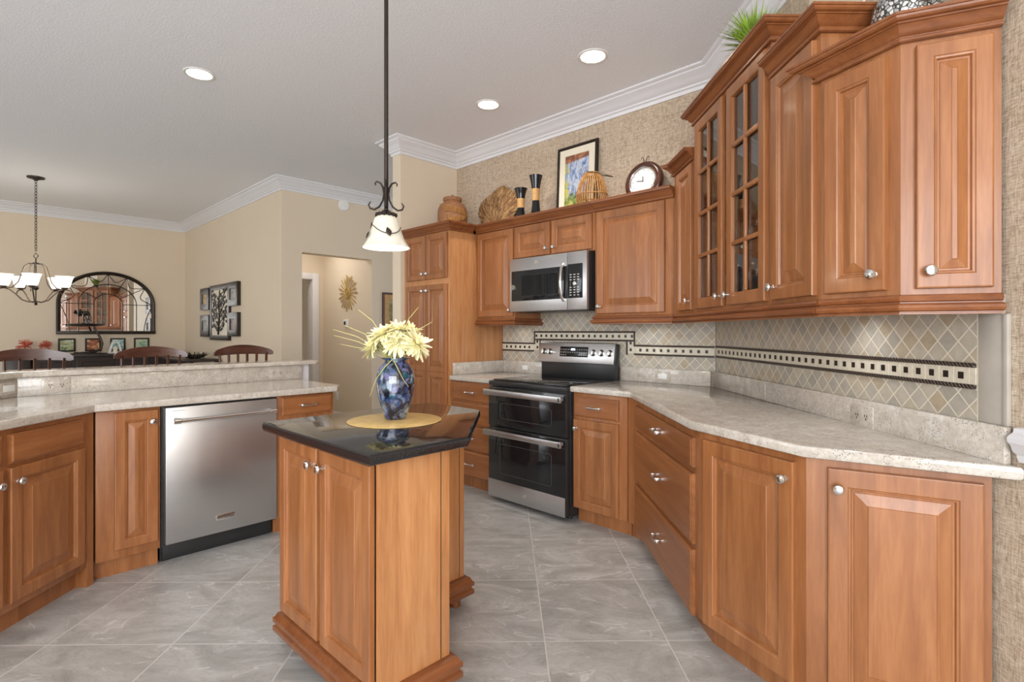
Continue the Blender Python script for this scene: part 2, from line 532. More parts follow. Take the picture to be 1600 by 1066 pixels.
class MB:
    def __init__(s, F=F0):
        s.v, s.f, s.mi, s.F, s.m = [], [], [], F, 0

    def add(s, vs, fs, T=None):
        k = len(s.v)
        for p in vs:
            p = Vector(p)
            if T is not None: p = T @ p
            s.v.append(s.F @ p)
        for f in fs:
            s.f.append(tuple(i + k for i in f)); s.mi.append(s.m)
        return s

    def box(s, x0, x1, y0, y1, z0, z1, c=0.0, T=None):
        if x0 > x1: x0, x1 = x1, x0
        if y0 > y1: y0, y1 = y1, y0
        if z0 > z1: z0, z1 = z1, z0
        c = min(c, (x1 - x0) * .45, (y1 - y0) * .45, (z1 - z0) * .45)
        if c <= 0:
            vs = [(x, y, z) for x in (x0, x1) for y in (y0, y1) for z in (z0, z1)]
            fs = [(0, 1, 3, 2), (4, 6, 7, 5), (0, 4, 5, 1), (2, 3, 7, 6), (0, 2, 6, 4), (1, 5, 7, 3)]
            return s.add(vs, fs, T)
        bm = bmesh.new()
        bmesh.ops.create_cube(bm, size=1)
        for v in bm.verts:
            v.co = Vector(((x0 + x1) / 2 + v.co.x * (x1 - x0), (y0 + y1) / 2 + v.co.y * (y1 - y0), (z0 + z1) / 2 + v.co.z * (z1 - z0)))
        bmesh.ops.bevel(bm, geom=bm.edges[:], offset=c, segments=2, profile=.5, affect='EDGES')
        return s.bm(bm, T)

    def bm(s, bm, T=None):
        bm.verts.index_update()
        vs = [v.co.copy() for v in bm.verts]
        fs = [[v.index for v in f.verts] for f in bm.faces]
        bm.free()
        return s.add(vs, fs, T)

    def loops(s, loops, close=True, cap0=False, cap1=False, T=None):
        n = len(loops[0]); vs = [p for lp in loops for p in lp]; fs = []
        for i in range(len(loops) - 1):
            for j in range(n if close else n - 1):
                k = (j + 1) % n
                fs.append((i * n + j, i * n + k, (i + 1) * n + k, (i + 1) * n + j))
        if cap0: fs.append(tuple(reversed(range(n))))
        if cap1: fs.append(tuple((len(loops) - 1) * n + j for j in range(n)))
        return s.add(vs, fs, T)

    def lathe(s, prof, T=None, n=24, sx=1, sy=1, cap=True):
        lp = [[(r * math.cos(2 * PI * j / n) * sx, r * math.sin(2 * PI * j / n) * sy, z) for j in range(n)] for r, z in prof]
        return s.loops(lp, True, cap and prof[0][0] > 1e-6, cap and prof[-1][0] > 1e-6, T)

    def cyl(s, x, y, z0, z1, r, n=20, T=None, r2=None):
        return s.lathe([(r, z0), (r if r2 is None else r2, z1)], (T or Matrix()) @ Matrix.Translation((x, y, 0)), n)

    def sphere(s, c, r, sx=1, sy=1, sz=1, n=16, T=None):
        prof = [(max(1e-5, r * math.sin(PI * i / 10)), -r * math.cos(PI * i / 10) * sz) for i in range(11)]
        return s.lathe(prof, (T or Matrix()) @ Matrix.Translation(c), n, sx, sy)

    def tube(s, pts, r, n=8, closed=False, T=None, flat=1.0):
        pts = [Vector(p) for p in pts]
        L = []
        up = None
        N = len(pts)
        for i, p in enumerate(pts):
            a = pts[(i - 1) % N] if (closed or i > 0) else pts[i]
            b = pts[(i + 1) % N] if (closed or i < N - 1) else pts[i]
            d = (b - a)
            if d.length < 1e-9: d = Vector((0, 0, 1))
            d.normalize()
            if up is None:
                up = Vector((0, 0, 1)) if abs(d.z) < .9 else Vector((1, 0, 0))
            sd = d.cross(up)
            if sd.length < 1e-6: sd = d.cross(Vector((0, 1, 0)))
            sd.normalize(); up = sd.cross(d).normalized()
            rr = r[i] if isinstance(r, (list, tuple)) else r
            L.append([p + sd * math.cos(2 * PI * k / n) * rr + up * math.sin(2 * PI * k / n) * rr * flat for k in range(n)])
        if closed: L.append(L[0])
        return s.loops(L, True, not closed, not closed, T)

    def sweep(s, path, prof, closed=False, T=None):
        """path: 2D points, outward side is on the right of travel; prof: (out, z)"""
        P = [Vector(p) for p in path]; N = len(P); L = []
        for i in range(N):
            d0 = d1 = None
            if i > 0 or closed: d0 = (P[i] - P[i - 1]).normalized()
            if i < N - 1 or closed: d1 = (P[(i + 1) % N] - P[i]).normalized()
            if d0 is None: d0 = d1
            if d1 is None: d1 = d0
            n0 = Vector((d0.y, -d0.x)); n1 = Vector((d1.y, -d1.x))
            m = (n0 + n1)
            m = m / max(.2, m.dot(n0)) if m.length > 1e-6 else n0
            L.append([(P[i].x + m.x * o, P[i].y + m.y * o, z) for o, z in prof])
        if closed: L.append(L[0])
        return s.loops(L, True, not closed, not closed, T)

    def slab(s, poly, z0, z1, r=.008, hole=None, T=None):
        """stone slab with an eased edge; poly counter-clockwise; optional rectangular hole polygon"""
        def inset(po, d):
            N = len(po); out = []
            for i in range(N):
                p0, p1, p2 = Vector(po[i - 1]), Vector(po[i]), Vector(po[(i + 1) % N])
                a = (p1 - p0).normalized(); b = (p2 - p1).normalized()
                na = Vector((-a.y, a.x)); nb = Vector((-b.y, b.x))
                m = na + nb; m = m / max(.3, m.dot(na))
                out.append(p1 + m * d)
            return out
        lv = [(r * .8, z0), (r * .25, z0 + r * .3), (0, z0 + r), (0, z1 - r), (r * .25, z1 - r * .3), (r, z1)]
        lp = [[(p.x, p.y, z) for p in inset(poly, d)] for d, z in lv]
        if hole is None:
            return s.loops(lp, True, True, True, T)
        s.loops(lp, True, False, False, T)
        hl = [[(x, y, z) for x, y in hole] for z in (z1, z0)]
        s.loops(hl, True, False, False, T)
        for outer, z in ((lp[-1], z1), (lp[0], z0)):
            bm = bmesh.new()
            for ring in (outer, [(x, y, z) for x, y in hole]):
                vs = [bm.verts.new(p) for p in ring]
                for i in range(len(vs)): bm.edges.new((vs[i], vs[(i + 1) % len(vs)]))
            bmesh.ops.triangle_fill(bm, use_beauty=True, edges=bm.edges[:])
            s.bm(bm, T)
        return s

    def panel(s, x0, x1, z0, z1, steps, T=None):
        """nested rectangles in the local xz plane: steps = (inset, y)"""
        L = [[(x0 + i, y, z0 + i), (x1 - i, y, z0 + i), (x1 - i, y, z1 - i), (x0 + i, y, z1 - i)] for i, y in steps]
        return s.loops(L, True, True, True, T)

    def build(s, name, mats, parent=None, label=None, smooth=True, angle=35):
        me = bpy.data.meshes.new(name)
        if parent is None:
            xs = [v.x for v in s.v]; ys = [v.y for v in s.v]; zs = [v.z for v in s.v]
            W = Matrix.Translation(((min(xs) + max(xs)) / 2, (min(ys) + max(ys)) / 2, min(zs))) @ s.F.to_3x3().to_4x4()
        else:
            W = WM[parent.name]
        I = W.inverted()
        me.from_pydata([tuple(I @ v) for v in s.v], [], s.f)
        for m in (mats if isinstance(mats, (list, tuple)) else [mats]):
            me.materials.append(M[m] if isinstance(m, str) else m)
        me.polygons.foreach_set('material_index', s.mi)
        bm = bmesh.new(); bm.from_mesh(me)
        bmesh.ops.recalc_face_normals(bm, faces=bm.faces[:])
        bm.to_mesh(me); bm.free()
        me.polygons.foreach_set('use_smooth', [smooth] * len(me.polygons))
        me.set_sharp_from_angle(angle=math.radians(angle))
        o = bpy.data.objects.new(name, me)
        COL.objects.link(o)
        if parent is None: o.matrix_world = W
        else: o.parent = parent
        WM[o.name] = W
        if label: o['label'] = label
        return o


def thing(name, label, cat, F=F0, x=0, y=0, z=0, group=None):
    o = bpy.data.objects.new(name, None)
    o.empty_display_size = .1
    COL.objects.link(o)
    W = F @ Matrix.Translation((x, y, z))
    o.matrix_world = W
    WM[o.name] = W
    return tag(o, label, cat, group)


def tag(o, label, cat, group=None, kind=None):
    o['label'] = label; o['category'] = cat
    if group: o['group'] = group
    if kind: o['kind'] = kind
    return o


def struct(name, mb, mats, label=None, parent=None, **k):
    o = mb.build(name, mats, parent, label, **k)
    if parent is None: o['kind'] = 'structure'
    return o


ax_y = Matrix.Rotation(PI / 2, 4, 'X')      # lathe axis z -> -y (towards the viewer of a front)

STILE = .056


def raised(x0, x1, z0, z1, y, sw=STILE):
    """raised panel door, front plane at y, thickness .02"""
    k = min(sw, (x1 - x0) * .27, (z1 - z0) * .3)
    f = min(.034, (x1 - x0 - 2 * k) * .28, (z1 - z0 - 2 * k) * .28)
    return [(0, y + .020), (0, y + .004), (.0015, y + .001), (.005, y), (k - .008, y), (k - .005, y + .003), (k, y + .004), (k + .003, y + .0125),
            (k + .008, y + .013), (k + .010, y + .0115), (k + .010 + f, y + .0035), (k + .0125 + f, y + .0015)]


def slabfront(x0, x1, z0, z1, y):
    return [(0, y + .020), (0, y + .006), (.006, y + .004), (.009, y + .001), (.013, y)]


def knob(F, x, y, z, parent):
    mb = MB(F)
    T = Matrix.Translation((x, y, z)) @ ax_y
    mb.lathe([(.009, 0), (.009, .002), (.0055, .004), (.005, .012), (.008, .016), (.0155, .020), (.0165, .024), (.014, .029), (.008, .0315), (1e-5, .032)], T, 18)
    mb.build('knob', 'chrome', parent)


def pull(F, x, y, z, parent, L=.09):
    mb = MB(F)
    for sx in (-1, 1):
        mb.box(x + sx * L / 2 - .009, x + sx * L / 2 + .009, y - .022, y, z - .009, z + .009, .003)
    mb.tube([(x - L / 2, y - .022, z), (x - L / 4, y - .028, z + .001), (x, y - .030, z + .001), (x + L / 4, y - .028, z + .001), (x + L / 2, y - .022, z)],
            [.009, .0055, .0045, .0055, .009], 10)
    mb.build('pull_handle', 'chrome', parent)


def door(F, x0, x1, z0, z1, y, parent, kn=None, mat='wood', sw=STILE):
    mb = MB(F)
    mb.panel(x0, x1, z0, z1, raised(x0, x1, z0, z1, y, sw))
    d = mb.build('door', mat, parent, angle=14)
    if kn:
        kx = x1 - .028 if 'R' in kn else x0 + .028
        kz = z1 - .06 if 'T' in kn else z0 + .05
        knob(F, kx, y, kz, d)
    return d


def drawer(F, x0, x1, z0, z1, y, parent, has_pull=True):
    mb = MB(F)
    mb.panel(x0, x1, z0, z1, slabfront(x0, x1, z0, z1, y))
    d = mb.build('drawer', 'woodh', parent, angle=14)
    if has_pull: pull(F, (x0 + x1) / 2, y, (z0 + z1) / 2, d)
    return d


CROWN = [(0, 0), (.012, 0), (.016, .003), (.016, .009), (.011, .013), (.011, .017), (.017, .020), (.024, .027), (.029, .036), (.037, .043), (.042, .044), (.042, .048),
         (.052, .050), (.057, .055), (.058, .061), (.062, .062), (.062, .070), (0, .070)]
RAIL = [(-.018, .058), (.006, .058), (.014, .055), (.018, .047), (.015, .039), (.009, .036), (.009, .033), (.020, .031), (.027, .026), (.029, .019), (.025, .011), (.015, .008), (.015, .005), (.021, .004), (.021, .0), (-.018, 0)]


def crownprof(z, p=CROWN, k=1.0):
    return [(o, z + h * k) for o, h in p]


# ------------------------------------------------------------------ the room
CEIL = 3.05
mb = MB(); mb.box(-9.6, 7.2, -3.6, 14, -.1, 0)
floor = struct('floor', mb, 'floor')
# keep tile grid in world coordinates
for v in floor.data.vertices: v.co += floor.location
floor.location = (0, 0, 0)
mb = MB(); mb.box(-11, 7.4, -3.8, 14.2, CEIL, CEIL + .1)
struct('ceiling', mb, 'ceiling')

# right wall (grasscloth), runs beside the camera
mb = MB(FB); mb.box(-3.50, .9, 1.40, 1.52, 0, CEIL)
struct('wall_right', mb, 'paper')
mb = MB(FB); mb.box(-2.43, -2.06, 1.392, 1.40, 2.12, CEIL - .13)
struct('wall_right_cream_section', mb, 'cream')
# range wall (grasscloth): a = 3.48, b from 1.50 to 4.30
mb = MB(FA); mb.box(-4.30, -1.44, 3.48, 3.62, 0, CEIL)
struct('wall_range', mb, 'paper')
# stub wall beyond the pantry
mb = MB(FP); mb.box(2.81, 3.48, 4.17, 4.30, 0, CEIL)
struct('wall_pantry_end', mb, 'cream')
# hall wall with its opening (b = 6.2)
mb = MB(FP)
mb.box(2.56, 2.80, 6.2, 6.35, 0, CEIL); mb.box(2.80, 3.733, 6.2, 6.35, 2.22, CEIL); mb.box(3.733, 6.6, 6.2, 6.35, 0, CEIL)
struct('wall_hall', mb, 'cream')
# dining right wall a = 2.56, dining far wall b = 10.05
mb = MB(FP); mb.box(2.56, 2.70, 6.35, 10.2, 0, CEIL)
struct('wall_dining_right', mb, 'cream')
mb = MB(FP); mb.box(-3.2, 2.56, 10.05, 10.2, 0, CEIL)
struct('wall_dining_far', mb, 'cream')
# inside the hall: side wall a=3.733, end wall b=7.56, door jamb
mb = MB(FP); mb.box(3.733, 3.85, 6.35, 7.56, 0, CEIL)
struct('wall_hall_right', mb, 'cream')
mb = MB(FP); mb.box(3.64, 3.85, 7.56, 7.68, 0, CEIL); mb.box(2.70, 3.64, 7.56, 7.68, 2.06, CEIL)
struct('wall_hall_end', mb, 'cream')
mb = MB(FP)
mb.box(3.56, 3.66, 7.535, 7.56, 0, 2.13, .004); mb.box(2.72, 3.56, 7.535, 7.56, 2.04, 2.13, .004)
mb.box(3.56, 3.60, 7.56, 7.70, 0, 2.04, .003)
struct('trim_1', mb, 'trimwhite')
mb = MB(FP); mb.box(2.6, 6, 9.2, 9.3, 0, CEIL)
struct('wall_far_room', mb, 'cream')
mb = MB(FP); mb.box(6.6, 6.7, 4.2, 6.35, 0, CEIL)
struct('wall_hall_side', mb, 'cream')
# rooms behind the camera, with their window openings
mb = MB()
mb.box(-9.5, -3.4, -3.52, -3.4, 0, CEIL); mb.box(1.6, 4.1, -3.52, -3.4, 0, CEIL); mb.box(-3.4, 1.6, -3.52, -3.4, 2.75, CEIL)
struct('wall_back', mb, 'cream')
mb = MB()
for x in (-3.4, -1.75, -.1, 1.53): mb.box(x, x + .07, -3.5, -3.42, 0, 2.75, .004)
mb.box(-3.4, 1.6, -3.5, -3.42, 2.68, 2.75, .004); mb.box(-3.4, 1.6, -3.5, -3.42, 0, .08, .004)
struct('window_1', mb, 'trimwhite')
mb = MB(); mb.box(1.52, 4.1, -.9, -.78, 0, CEIL)
struct('wall_nook', mb, 'cream')
mb = MB(); mb.box(3.98, 4.1, -3.4, -.9, 0, .4); mb.box(3.98, 4.1, -3.4, -.9, 2.7, CEIL)
mb.box(3.98, 4.1, -1.1, -.9, .4, 2.7); mb.box(3.98, 4.1, -3.4, -3.2, .4, 2.7)
struct('wall_nook_side', mb, 'cream')
mb = MB(); mb.box(-9.6, -9.48, -3.4, -2.1, 0, CEIL); mb.box(-9.6, -9.48, 2.7, 5.2, 0, CEIL); mb.box(-9.6, -9.48, -2.1, 2.7, 2.75, CEIL)
mb.box(-9.6, -9.48, -2.1, 2.7, 0, .3)
struct('wall_left', mb, 'cream')
mb = MB()
for y in (-2.1, -.5, 1.1, 2.63): mb.box(-9.56, -9.5, y, y + .07, .3, 2.75, .004)
struct('window_2', mb, 'trimwhite')

# crown moulding at the ceiling
C0 = CEIL
CM = [(0, C0 - .135), (.010, C0 - .135), (.014, C0 - .122), (.014, C0 - .112), (.026, C0 - .106), (.028, C0 - .094), (.040, C0 - .086), (.050, C0 - .070), (.066, C0 - .050),
      (.086, C0 - .036), (.092, C0 - .030), (.094, C0 - .022), (.110, C0 - .016), (.116, C0 - .010), (.116, C0), (0, C0)]
# travel so that the room lies on the right-hand side
path = [(1.52, -.78), (1.40, -.78), (1.40, 3.52), ab(3.48, 1.50), ab(3.48, 4.17), ab(2.81, 4.17), ab(2.81, 4.30), ab(6.6, 4.30)]
path = [(1.40, -.78), (1.40, 3.5217), ab(3.48, 4.17), ab(2.81, 4.17), ab(2.81, 4.30), ab(6.5, 4.30)]
path.reverse()
mb = MB(); mb.sweep(path, CM)
struct('trim_2', mb, 'trimwhite')
path = [ab(-3.2, 10.05), ab(2.56, 10.05), ab(2.56, 6.2), ab(6.5, 6.2)]
mb = MB(); mb.sweep(path, CM)
struct('trim_3', mb, 'trimwhite')
path = [ab(2.72, 7.56), ab(3.733, 7.56), ab(3.733, 6.36)]
cmh = [(o, z - .42) for o, z in CM]
mb = MB(); mb.sweep(path, cmh)
struct('trim_4', mb, 'trimwhite')
mb = MB(FP); mb.box(2.70, 3.733, 6.35, 7.56, CEIL - .42, CEIL - .36)
struct('ceiling_hall', mb, 'ceiling')
# baseboards
BB = [(0, 0), (.016, 0), (.016, .09), (.010, .11), (.004, .13), (0, .13)]
for nm, pth in (('baseboard_dining', [ab(-3.2, 10.05), ab(2.56, 10.05), ab(2.56, 6.2), ab(2.80, 6.2)]),
                ('baseboard_hall', [ab(3.64, 7.56), ab(3.733, 7.56), ab(3.733, 6.2), ab(6.5, 6.2)])):
    mb = MB(); mb.sweep(pth, BB); struct(nm, mb, 'trimwhite')
# chair rail on the right wall just past the counter
CR = [(0, .925), (.006, .925), (.012, .938), (.012, .945), (.024, .955), (.030, .972), (.038, .980), (.040, .992), (.032, 1.0), (.022, 1.006), (.020, 1.018), (0, 1.02)]
mb = MB(FB); mb.sweep([(-1.432, 1.40), (.9, 1.40)], CR)
struct('trim_5', mb, 'trimwhite')

# ------------------------------------------------------------------ backsplash (tile on both walls)
Z0, Z1 = 1.016, 1.40
BT, BH = .014, .078            # rope liner height, whole band height


def band_h(mb, x0, x1, z0, y, ch=None):
    """horizontal border band from x0 to x1 with bottom at z0"""
    mb.m = 1; mb.box(x0, x1, y - .004, y, z0 + BT, z0 + BH - BT)
    mb.m = 2
    for z in (z0, z0 + BH - BT): mb.box(x0, x1, y - .009, y, z, z + BT, .004)
    mb.m = 3
    p = .0558
    k = int((x1 - x0) / p)
    off = ((x1 - x0) - (k - 1) * p) / 2
    for i in range(k):
        c = x0 + off + i * p
        zc = z0 + BH / 2
        mb.box(c - .0095, c + .0095, y - .0055, y, zc - .0105, zc + .0105)
    mb.m = 4
    for i in range(k):
        c = x0 + off + i * p + p / 2
        mb.box(c - .0012, c + .0012, y - .0045, y, z0 + BT, z0 + BH - BT)
    mb.m = 0


# right wall backsplash: Y from 3.51 to 1.458
mb = MB(FB); y = 1.392
mb.box(-3.505, -1.557, y, 1.40, Z0, Z1)
band_h(mb, -3.50, -1.559, 1.108, y)
mb.m = 5; mb.box(-1.553, -1.475, y - .002, 1.40, Z0, 1.385, .002)
mb.m = 4; mb.box(-1.557, -1.553, y - .001, 1.40, Z0, Z1)
mb.m = 5; mb.box(-1.475, -1.458, y - .005, 1.40, Z0, 1.329, .003)
struct('wall_right_backsplash', mb, ['diamond', 'bordertile', 'rope', 'inset', 'groutm', 'trav'])
mb = MB(FA); y = 3.472
mb.box(-3.499, -1.502, y, 3.48, Z0, 1.46)
band_h(mb, -3.499, -3.11, 1.104, y)
band_h(mb, -2.115, -1.508, 1.104, y)
band_h(mb, -3.11, -2.105, 1.204, y)
mb.m = 1; mb.box(-3.11, -3.11 + BH, y - .0042, y, 1.104 + BT, 1.25); mb.box(-2.105 - BH, -2.105, y - .0042, y, 1.104 + BT, 1.25)
mb.m = 2
for x0, x1 in ((-3.11, -3.11 + BT), (-2.105 - BT, -2.105)):
    mb.box(x0, x1, y - .0095, y, 1.104 + BH - BT, 1.204 + BH, .004)
for x0, x1 in ((-3.11 + BH - BT, -3.11 + BH), (-2.105 - BH, -2.105 - BH + BT)):
    mb.box(x0, x1, y - .0095, y, 1.104, 1.204 + BT, .004)
mb.m = 3
for c in (-3.11 + BH / 2, -2.105 - BH / 2):
    for z in (1.143, 1.193): mb.box(c - .0095, c + .0095, y - .0056, y, z - .0105, z + .0105)
struct('wall_range_backsplash', mb, ['diamond', 'bordertile', 'rope', 'inset', 'groutm', 'trav'])


# ------------------------------------------------------------------ cabinets
def carcass(F, x0, x1, y0, y1, z0, z1, parent, toe=False, name='body', mat='woodside', frame=True):
    mb = MB(F)
    if toe:
        mb.box(x0, x1, y0, y1, .10, z1, .0015)
        mb.box(x0, x1, y0 + .055, y1, 0, .10)
    else:
        mb.box(x0, x1, y0, y1, z0, z1, .0015)
    return mb.build(name, mat, parent)


def base_unit(name, label, F, x0, x1, yf, yb, fronts, group='stained maple base cabinets', cat='cabinet', ztop=.874, mat='wood'):
    t = thing(name, label, cat, F, (x0 + x1) / 2, (yf + yb) / 2, 0, group)
    carcass(F, x0, x1, yf, yb, 0, ztop, t, toe=True, mat=mat)
    for f in fronts:
        if f[0] == 'd': door(F, f[1], f[2], f[3], f[4], yf - .02, t, f[5])
        else: drawer(F, f[1], f[2], f[3], f[4], yf - .02, t, len(f) < 6 or f[5])
    return t


def upper_unit(name, label, F, x0, x1, z0, z1, yf, yb, fronts, crown=None, rail=None, crownF=None):
    t = thing(name, label, 'cabinet', F, (x0 + x1) / 2, (yf + yb) / 2, z0, 'stained maple wall cabinets')
    carcass(F, x0, x1, yf, yb, z0, z1, t, mat='wood')
    for f in fronts: door(F, f[1], f[2], f[3], f[4], yf - .02, t, f[5])
    if crown:
        mb = MB(F); mb.box(x0, x1, yf, yb, z1 + .054, z1 + .068); mb.build('top_board', 'woodtrim', t)
        mb = MB(F); mb.sweep(crown, crownprof(z1)); mb.build('crown_moulding', 'woodtrim', t, angle=22)
    if rail:
        mb = MB(F); mb.sweep(rail, crownprof(z0 - .058, RAIL)); mb.build('light_rail', 'woodtrim', t, angle=22)
    return t


# --- range wall, base
base_unit('base_cabinet', 'base cabinet with one drawer above one door, directly right of the range', FA, -2.215, -1.80, 2.87, 3.47,
          [('w', -2.205, -1.855, .715, .848), ('d', -2.205, -1.855, .105, .695, 'LT')])
base_unit('base_cabinet', 'narrow four-drawer base cabinet between the pantry and the range', FA, -3.494, -2.992, 2.87, 3.47,
          [('w', -3.475, -3.005, .715, .86), ('w', -3.475, -3.005, .53, .70), ('w', -3.475, -3.005, .325, .515), ('w', -3.475, -3.005, .11, .31)])

# --- right wall drawer bank (x = .80) : face plane local y = .80, local x = -Y
t = thing('drawer_cabinet', 'wide base cabinet of three stacked drawers at the inner bend of the right counter', 'cabinet', FB, -2.75, 1.1, 0, 'stained maple base cabinets')
mb = MB()
corner = [(0.80, 2.19), (1.388, 2.19), (1.388, 3.50), ab(3.465, 1.512), ab(3.465, 1.798), ab(2.88, 1.798), (0.80, 3.235)]
mb.loops([[(x, y, z) for x, y in corner] for z in (.10, .874)], True, True, True)
toe = [(0.855, 2.19), (1.388, 2.19), (1.388, 3.50), ab(3.465, 1.512), ab(3.465, 1.798), ab(2.93, 1.798), (0.855, 3.23)]
mb.loops([[(x, y, z) for x, y in toe] for z in (0, .10)], True, True, True)
mb.build('body', 'wood', t)
drawer(FB, -3.215, -2.235, .708, .832, .78, t)
drawer(FB, -3.215, -2.235, .388, .682, .78, t)
drawer(FB, -3.215, -2.235, .085, .362, .78, t)

# --- angled end base cabinet
e0, e1, e2 = Vector((.80, 2.185)), Vector((.985, 1.735)), Vector((1.388, 1.505))
t = thing('angled_base_cabinet', 'base cabinet at the near right end with two large doors on angled faces', 'cabinet', F0, 1.15, 1.85, 0, 'stained maple base cabinets')
mb = MB()
mb.loops([[(x, y, z) for x, y in (e0, e1, e2, (1.388, 2.185))] for z in (.10, .874)], True, True, True)
n1 = Vector((-(e0 - e1).y, (e0 - e1).x)).normalized(); n2 = Vector((-(e1 - e2).y, (e1 - e2).x)).normalized()
mb.loops([[(x, y, z) for x, y in (e0 + Vector((.055, 0)), e1 + Vector((.035, .05)), e2 + Vector((0, .05)), (1.388, 2.185))] for z in (0, .10)], True, True, True)
mb.build('body', 'wood', t)


def edge_frame(p, q):
    th = math.degrees(math.atan2(q[1] - p[1], q[0] - p[0]))
    return FR(th, p[0], p[1]), (Vector(q) - Vector(p)).length


Fe, L = edge_frame(e0, e1); door(Fe, .035, L - .035, .105, .845, -.02, t, 'RT', sw=.062)
Fe, L = edge_frame(e1, e2); door(Fe, .06, L - .02, .105, .845, -.02, t, 'LT', sw=.062)

# --- peninsula
base_unit('base_cabinet', 'slim base cabinet with a single tall door left of the dishwasher', FP, .468, .748, 3.405, 4.05,
          [('d', .543, .736, .147, .858, 'RT')])
base_unit('base_cabinet', 'small base cabinet with one drawer at the far right end of the peninsula', FP, 1.375, 1.754, 3.405, 4.05,
          [('w', 1.40, 1.737, .745, .862), ('d', 1.40, 1.737, .14, .72, 'LT')])
t = base_unit('sink_base_cabinet', 'sink base cabinet at the left edge with a false drawer front above two doors', FS, 1.66, 2.695, 2.09, 2.70,
              [('w', 2.27, 2.665, .722, .848, False), ('d', 2.27, 2.665, .135, .705, 'LT'),
               ('w', 1.84, 2.235, .722, .848, False), ('d', 1.84, 2.235, .135, .705, 'RT')], ztop=.66)
mb = MB(FS); mb.box(1.66, 2.695, 2.09, 2.235, .6605, .874); mb.box(2.65, 2.695, 2.2355, 2.70, .6605, .874); mb.box(1.66, 1.70, 2.2355, 2.70, .6605, .874)
mb.build('upper_frame', 'wood', t)
# corner filler between sink base and slim cabinet is part of the sink base
mb = MB(); mb.loops([[(x, y, z) for x, y in ((-2.09, 2.695), (-2.083, 2.732), (-2.40, 3.049), (-2.69, 3.049), (-2.69, 2.695))] for z in (0.0, .874)], True, True, True)
mb.build('corner_filler', 'wood', t)

# pony wall behind the peninsula
mb = MB()
pw = [ab(1.83, 4.075), ab(1.83, 4.19), (-2.875, 3.053), (-2.875, .9), (-2.745, .9), (-2.745, 3.018)]
mb.loops([[(x, y, z) for x, y in pw] for z in (0, 1.022)], True, True, True)
struct('wall_peninsula', mb, 'cream')
mb = MB(FP)
prof = [(4.09, 1.02), (4.30, 1.02), (4.30, .995), (4.285, .985), (4.255, .93), (4.23, .90), (4.225, .86), (4.20, .84), (4.09, .84)]
mb.loops([[(x, py, pz) for py, pz in prof] for x in (1.832, 1.90)], True, True, True)
mb.box(1.832, 1.848, 4.08, 4.20, 0, .84, .003)
tag(mb.build('corbel', 'trimwhite'), 'white painted corbel under the right end of the raised bar', 'corbel')

# --- countertops
CT0, CT1 = .875, .914
t = thing('countertop', 'long speckled granite countertop wrapping the right wall from the range', 'countertop', F0, 1.1, 2.4, CT0)
poly = [ab(2.835, 2.218), (.762, 3.243), (.762, 2.19), (.955, 1.70), (1.396, 1.420), (1.396, 3.518), ab(3.474, 2.218)]
poly = [Vector(p) for p in poly]
mb = MB(); mb.slab(poly, CT0, CT1, .009); mb.build('slab', 'granite', t)
mb = MB(FB); mb.box(-3.505, -1.452, 1.372, 1.392, CT1, Z0, .002)
mb.box(-2.93, -2.80, 1.370, 1.373, .925, 1.0)
mb.build('splash', 'granite', t)
mb = MB(FA); mb.box(-2.218, -1.53, 3.452, 3.472, CT1, Z0, .002); mb.build('splash', 'granite', t)

t = thing('countertop', 'short granite countertop between the pantry and the range', 'countertop', FA, -3.24, 3.15, CT0)
mb = MB(FA); mb.slab([(-3.494, 2.835), (-2.988, 2.835), (-2.988, 3.472), (-3.494, 3.472)], CT0, CT1, .009); mb.build('slab', 'granite', t)
mb = MB(FA); mb.box(-3.472, -2.988, 3.452, 3.472, CT1, Z0, .002); mb.build('splash', 'granite', t)
mb = MB(FA); mb.box(-3.494, -3.474, 2.87, 3.472, CT1, Z0, .002); mb.build('splash', 'granite', t)

t = thing('countertop', 'granite countertop of the peninsula over the dishwasher and sink', 'countertop', F0, -2.2, 2.9, CT0)
poly = [ab(1.755, 3.352), ab(1.80, 3.40), ab(1.80, 4.02), ab(1.76, 4.055), ab(.24, 4.055), (-2.72, .9), (-2.05, .9), (-2.05, 2.698)]
poly = [Vector(p) for p in poly]
# corner of the splash: x=-2.72 meets b=4.055
cy = 4.055 / Q - 2.72
poly[4] = Vector((-2.72, cy))
hole = [(-2.27, 1.90), (-2.27, 2.62), (-2.64, 2.62), (-2.64, 1.90)]
mb = MB(); mb.slab(poly, CT0, CT1, .009, hole); mb.build('slab', 'granite', t)
mb = MB(FP)
a0 = (-2.72 + cy) * Q
mb.box(a0, 1.83, 4.055, 4.073, CT1, 1.02, .002); mb.build('splash', 'granite', t)
mb = MB(FS); mb.box(.9, cy, 2.722, 2.742, CT1, 1.02, .002); mb.build('splash', 'granite', t)
mb = MB()
mb.loops([[(-2.262, 1.892, z), (-2.262, 2.628, z), (-2.648, 2.628, z), (-2.648, 1.892, z)] for z in (.874, .68)], True, False, True)
mb.loops([[(-2.27, 1.90, z), (-2.27, 2.62, z), (-2.64, 2.62, z), (-2.64, 1.90, z)] for z in (.874, .70)], True, False, True)
o = mb.build('sink_basin', 'steel'); tag(o, 'undermount steel sink basin sunk in the peninsula counter at the left edge', 'sink')

t = thing('bar_counter', 'raised granite bar ledge running behind the peninsula counter', 'countertop', FP, 1.0, 4.2, 1.022)
def bar_pt(b, x): return (x, b / Q + x)
poly = [ab(1.93, 4.02), ab(1.965, 4.05), ab(1.965, 4.29), ab(1.93, 4.33), bar_pt(4.33, -3.0), (-3.0, .9), (-2.68, .9), bar_pt(4.02, -2.68)]
mb = MB(); mb.slab([Vector(p) for p in poly], 1.022, 1.052, .009); mb.build('slab', 'granite', t)

